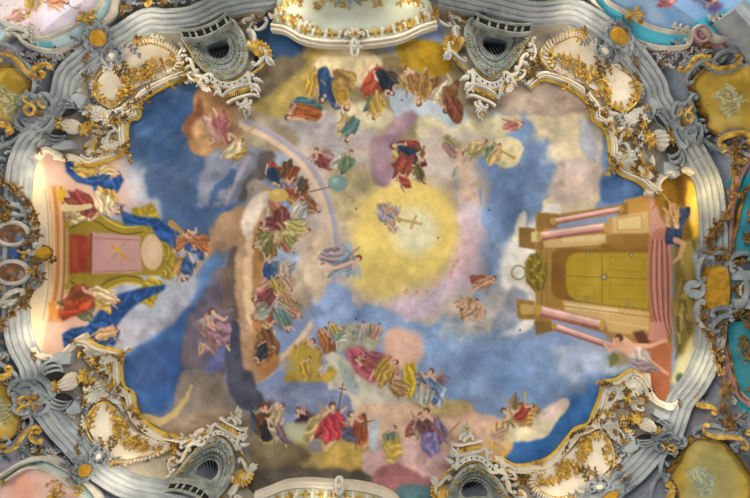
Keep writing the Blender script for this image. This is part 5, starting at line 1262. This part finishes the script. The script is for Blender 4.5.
mb.sweep([(722,16),(738,34),(756,60)], [(-9, 2), (-9, 20), (-6, 24), (-2, 22), (2, 27), (7, 27), (9, 30), (14, 30), (14, 2)]); o = mb.build('trim_6', STONE, None, smooth=False); struct(o)
side('salmon side painting with pale green border in the lower left corner', [(-20,478),(0,476),(20,463.5),(43,457.5),(59,463),(76,473),(90,485),(99,498),(102,520)],
     [(-20,486),(2,483),(24,469),(42,468),(60,477),(78,492),(88,512)], ((80,488,5.4,16),(72,477,3,6),(58,492,7,18),(8,480,4,8)), 'bl')

# ------------------------------------------------------------------ double oval cartouche on the left
t = thing('double_cartouche', (20, 253), 'stucco cartouche with two dark painted ovals on the left side of the vault', 'cartouche')
for cy in (234, 272):
    e = [(18+14*math.cos(a), cy+(a and 0)+9.4*math.sin(a)) for a in np.linspace(0, 6.2832, 29)[:-1]]
    MB().panel(e, 11.5, 6, 0, 1.2).build('painted_oval', FRESCO, t, colour=lambda u, v: GR.sample(u, v))
    MB().ringm(18, cy, 15.6, 11, 2.2, 10.5).build('oval_frame', WHITE, t)
    mb = MB()
    for q in range(10):
        a = q*.628+.2; mb.leaf(18+16*math.cos(a), cy+11.5*math.sin(a), a+.5, 8, 4, 9, 3, 2, .3)
    mb.build('leaf_fringe', GREY, t)
MB().box((21,253), 7, 7, 8, 14, .78).build('blue_lozenge', mat('blue_glaze', (60, 96, 156), .5), t)
mb = MB(); mb.dome(48,253, 10, 8, 6.4, 5, n=16); mb.build('gilded_boss', OCHRE, t)
mb = MB(); mb.ringm(48,253, 8.6, 7, 1.1, 10); add_scroll(mb,(56,250),(60,260),1.2,'C',1,10); cluster(mb, 58,258,3,6,2,10,4); mb.build('boss_frame', BRONZE, t)
for i, (a, b, c_, d_, fl) in enumerate(((2,216,30,216,-1),(38,222,40,246,-1),(40,262,37,286,-1),(30,290,2,292,-1),(-4,262,-4,242,1),(34,252,44,244,1),(12,200,30,212,1),(10,306,30,294,-1))):
    mb = MB(); P = add_scroll(mb, (a,b), (c_,d_), 2.1, 'C', fl, 11.5); mb.comb(P[18:72], fl, 3.4, 1.8, 10); mb.build('scroll', WHITE if i % 2 else GREY, t)
for i, (a, b, r) in enumerate(((6,222,3.4),(38,236,3.4),(40,270,3.4),(36,246,2.6),(6,288,3.4),(2,253,3.4),(30,253,2.6),(44,262,2.8))):
    mb = MB(); cluster(mb, a, b, r, 8, i+50, 12, 4.4); mb.build('gilded_leaf', BRONZE if i % 2 else GOLD, t)

def garland(pts, label, seed, side_='garlands along the cornice arch', material=None, r=4.2):
    t = thing('leaf_garland', pts[len(pts)//2], label, 'garland', side_)
    P = crom(pts, False, 6); MB().tube([(*p, 11) for p in P], 1.).build('stem', BRONZE, t)
    for i, p in enumerate(pts):
        mb = MB(); rr = r*(1.2 if i % 2 == 0 else .8); cluster(mb, p[0], p[1], rr, 14, seed+i, 11.5, rr*1.0); mb.build('leaf_bunch', material or BRONZE, t)
    A = np.array(P)
    for j in range(2, len(A)-1, 4):
        mb = MB(); cluster(mb, A[j][0], A[j][1], 2.2, 5, seed+40+j, 11, 3.2); mb.build('leaf_tuft', material or BRONZE, t)
garland([(2,170),(12,184),(24,192),(36,204),(42,219),(46,234)], 'dark gilded leaf garland above the double oval cartouche on the left cornice', 1)
garland([(-2,206),(10,204),(17,209),(14,218)], 'short dark leaf garland beside the upper oval at the left edge', 2)
garland([(46,276),(38,290),(33,301),(20,312),(8,322),(-4,330)], 'dark gilded leaf garland below the double oval cartouche on the left cornice', 3)
garland([(730,150),(727,172),(728,194),(719,216),(709,228),(702,240),(712,254)], 'long dark gilded garland down the right cornice, above the mosaic cartouche', 4, r=5)
garland([(696,322),(704,334),(710,352),(713,368),(719,386),(716,404),(722,418)], 'long dark gilded garland down the right cornice, below the mosaic cartouche', 5, r=5)

# ------------------------------------------------------------------ mosaic cartouche on the right
t = thing('mosaic_cartouche', (711, 288), 'ochre mosaic cartouche in pale blue rocaille scrolls on the right side of the vault', 'cartouche')
mp = crom([(707,267),(721,270),(721,306),(704,308),(698,298),(697,288),(702,276)], True, 4)
MB().panel(mp, 13, 4, 1.5).build('mosaic_field', OCHRE, t)
for i, (a, b, c_, d_, fl) in enumerate(((696,280,703,256,-1),(722,262,703,258,1),(742,258,722,264,1),(723,308,723,268,1),(703,326,696,300,-1),(704,314,722,312,-1),(688,296,692,282,1),(706,330,724,318,-1),(696,250,690,262,1))):
    mb = MB(); P = add_scroll(mb, (a,b), (c_,d_), 2.1, 'C', fl, 14.5); mb.comb(P[18:72], fl, 3, 1.9, 13); mb.build('scroll', GREY, t)
MB().shell(686, 288, 3.1, 8, 5.6, 9, 12, 3).build('shell_rosette', GREY, t)
for i, (a, b) in enumerate(((700,250),(716,254),(694,312),(728,262),(728,312),(713,330),(712,322))):
    mb = MB(); cluster(mb, a, b, 3.4, 8, i+90, 14, 4.4); mb.build('gilded_leaf', BRONZE, t)

# ------------------------------------------------------------------ right edge: turquoise panels and pier
def turq(poly, label, seeds):
    t = thing('turquoise_panel', tuple(np.mean(poly, 0)), label, 'panel', 'turquoise panels')
    MB().panel(poly, 4, 0, 0).build('field', CYAN, t)
    MB().sweep(crom(poly, True, 4), [(-1.2, 2), (-1, 6), (1, 6), (1.2, 2)], True).build('gilded_edge', BRONZE, t)
    for i, (a, b, r) in enumerate(seeds):
        mb = MB(); cluster(mb, a, b, r, 18, i+int(b), 5.5, 4.2); mb.build('gilded_foliage', BRONZE, t)
turq([(737,222),(741,204),(750,186),(790,170),(790,256),(735,256)], 'turquoise panel with gilded foliage at the right edge, above the striped pier', ((748,225,7),(746,238,5),(752,212,5)))
turq([(728,322),(790,318),(790,420),(746,400),(736,385),(730,360)], 'turquoise panel with gilded foliage at the right edge, below the striped pier', ((742,354,9),(752,350,9),(740,340,5),(751,388,6)))
t = thing('pier_capital', (740, 290), 'banded pier top with scroll reliefs at the right edge of the ceiling', 'pier')
MB().box((752,290), 46, 38, 0, 6).build('block', GREY, t, smooth=False)
for y, hh in ((275, 3), (303, 3)): MB().box((752,y), 50, 9, 5, 12).build('banded_shaft', STONE, t, smooth=False)
MB().box((752,289), 40, 18, 5, 7).build('turquoise_inlay', CYAN, t, smooth=False)
for i, x in enumerate((734, 741, 749)):
    mb = MB(); add_scroll(mb, (x,283), (x,296), 1.3, 'C', 1 if i % 2 else -1, 8); mb.build('scroll', WHITE if i % 2 else BRONZE, t)
for i, (a, b) in enumerate(((742,322),(745,312),(728,289))):
    mb = MB(); cluster(mb, a, b, 4.5, 12, i+7, 8, 4.4); mb.build('gilded_leaf', BRONZE, t)
# rose marble edge of the right side vault
for nm, P in (('trim_7', [(760,140),(742,172),(734,200),(730,230),(728,262)]), ('trim_8', [(722,312),(724,345),(732,380),(748,402),(770,416)])):
    struct(MB().sweep(crom(P, False, 5), [(-3, 0), (-3, 4), (0, 6), (3, 4), (3, 0)]).build(nm, ROSE))

# ------------------------------------------------------------------ loose relief foliage on the outer grounds
SPR = [((128,6),(18,8),7,'dark foliage relief above the upper left cornice bend'),((160,6),(20,8),9,'dark leaf relief on the grey ground along the top edge, left of the balcony'),
       ((190,6),(16,7),7,'dark leaf relief on the grey ground directly above the upper left balcony'),((500,2),(24,6),10,'leafy relief with gilding above the upper right balcony at the top edge'),
       ((552,2),(20,5),8,'leafy gilded relief at the top edge between balcony and blue side painting'),((30,60),(24,6),9,'grey foliage relief between rosy side painting and yellow cartouche'),
       ((62,60),(12,10),6,'grey foliage relief beside the gilded boss of the upper left corner'),((20,448),(26,7),9,'grey foliage relief between yellow cartouche and salmon side painting'),
       ((700,52),(30,6),11,'grey foliage relief under the rose roundel of the blue side painting'),((668,62),(14,8),6,'grey foliage relief left of the upper right yellow cartouche'),
       ((28,150),(10,14),6,'dark relief foliage left of the upper left arch end'),((734,420),(14,16),9,'grey and pink relief foliage right of the lower right cornice'),
       ((8,156),(10,12),6,'gilded relief foliage at the left edge under the upper yellow cartouche'),((10,352),(10,12),6,'gilded relief foliage at the left edge over the lower yellow cartouche'),
       ((690,140),(14,10),8,'grey relief foliage beneath the upper right cornice clasp'),((60,448),(10,8),6,'grey relief foliage beside the lower left gilded boss'),
       ((735,30),(10,8),5,'gilded relief foliage beside the rose roundel, upper right')]
for i, ((a, b), (ru, rv), n, lab) in enumerate(SPR):
    t = thing('foliage_relief', (a, b), lab, 'stucco ornament', 'foliage reliefs on the outer grounds')
    r = random.Random(i*13)
    for j in range(int(n*1.9)):
        x, y = a+r.uniform(-ru, ru), b+r.uniform(-rv, rv); mb = MB()
        if j % 3 == 2: add_scroll(mb, (x-4, y), (x+4, y+r.uniform(-4, 4)), 1.2, 'CS'[j % 2], 1 if j % 2 else -1, 4)
        else: spray(mb, x, y, r.uniform(0, 6.28), r.uniform(7, 12), i*20+j, 3, .24)
        mb.build('leaf_spray' if j % 3 != 2 else 'scroll', (GREY, BRONZE, STONE, GREY, WHITE)[(i+j) % 5] if i > 2 else (BRONZE, GREY)[j % 2], t)
def gold_scroll(a, b, c_, d_, kind, fl, r, lab):
    t = thing('scroll_ornament', ((a+c_)/2, (b+d_)/2), lab, 'stucco ornament', 'large loose scrolls')
    mb = MB(); P = add_scroll(mb, (a, b), (c_, d_), r, kind, fl, 8); mb.build('gilded_scroll', GOLD, t)
    mb = MB(); mb.comb(P[14:76], fl, 6, 2, 6); mb.build('rocaille_comb', GREY, t)
gold_scroll(130, -4, 150, 8, 'C', -1, 2.4, 'gilded scroll at the top edge above the upper left cornice bend')
gold_scroll(546, 2, 576, -2, 'C', -1, 2.4, 'gilded scroll at the top edge, right of the upper right balcony')
gold_scroll(720, 150, 742, 162, 'S', 1, 2.6, 'gilded scroll under the upper right yellow cartouche near the right edge')
gold_scroll(692, 398, 712, 412, 'S', -1, 2.4, 'gilded scroll over the lower right yellow cartouche')

# ------------------------------------------------------------------ the lamps hidden on the cornice that wash the arches
def lamp(name, u, v, h, power, col, r=.12):
    l = bpy.data.lights.new(name, 'POINT'); l.energy = power; l.color = col; l.shadow_soft_size = r
    o = bpy.data.objects.new(name, l); C.objects.link(o); o.location = tuple(M([(u, v, h)], h)[0])
for i, (u, v, h, p, c) in enumerate((
    (47,178,20,60,(1,.84,.62)),(45,330,20,60,(1,.84,.62)),(152,34,24,48,(1,.86,.66)),(128,466,24,52,(1,.86,.68)),(292,14,22,30,(1,.9,.74)),(408,12,22,22,(1,.9,.74)),
    (576,26,24,50,(1,.86,.68)),(698,192,20,46,(1,.72,.3)),(692,360,22,40,(1,.82,.5)),(664,402,18,16,(1,.9,.74)),(566,494,24,46,(1,.86,.68)),(320,492,20,14,(1,.9,.74)),
    (108,86,30,26,(1,.9,.76)),(104,420,30,22,(.96,.92,.86)),(618,84,30,26,(1,.9,.78)),(598,456,30,26,(1,.9,.78)))):
    lamp('cornice_lamp', u, v, h, p, c)
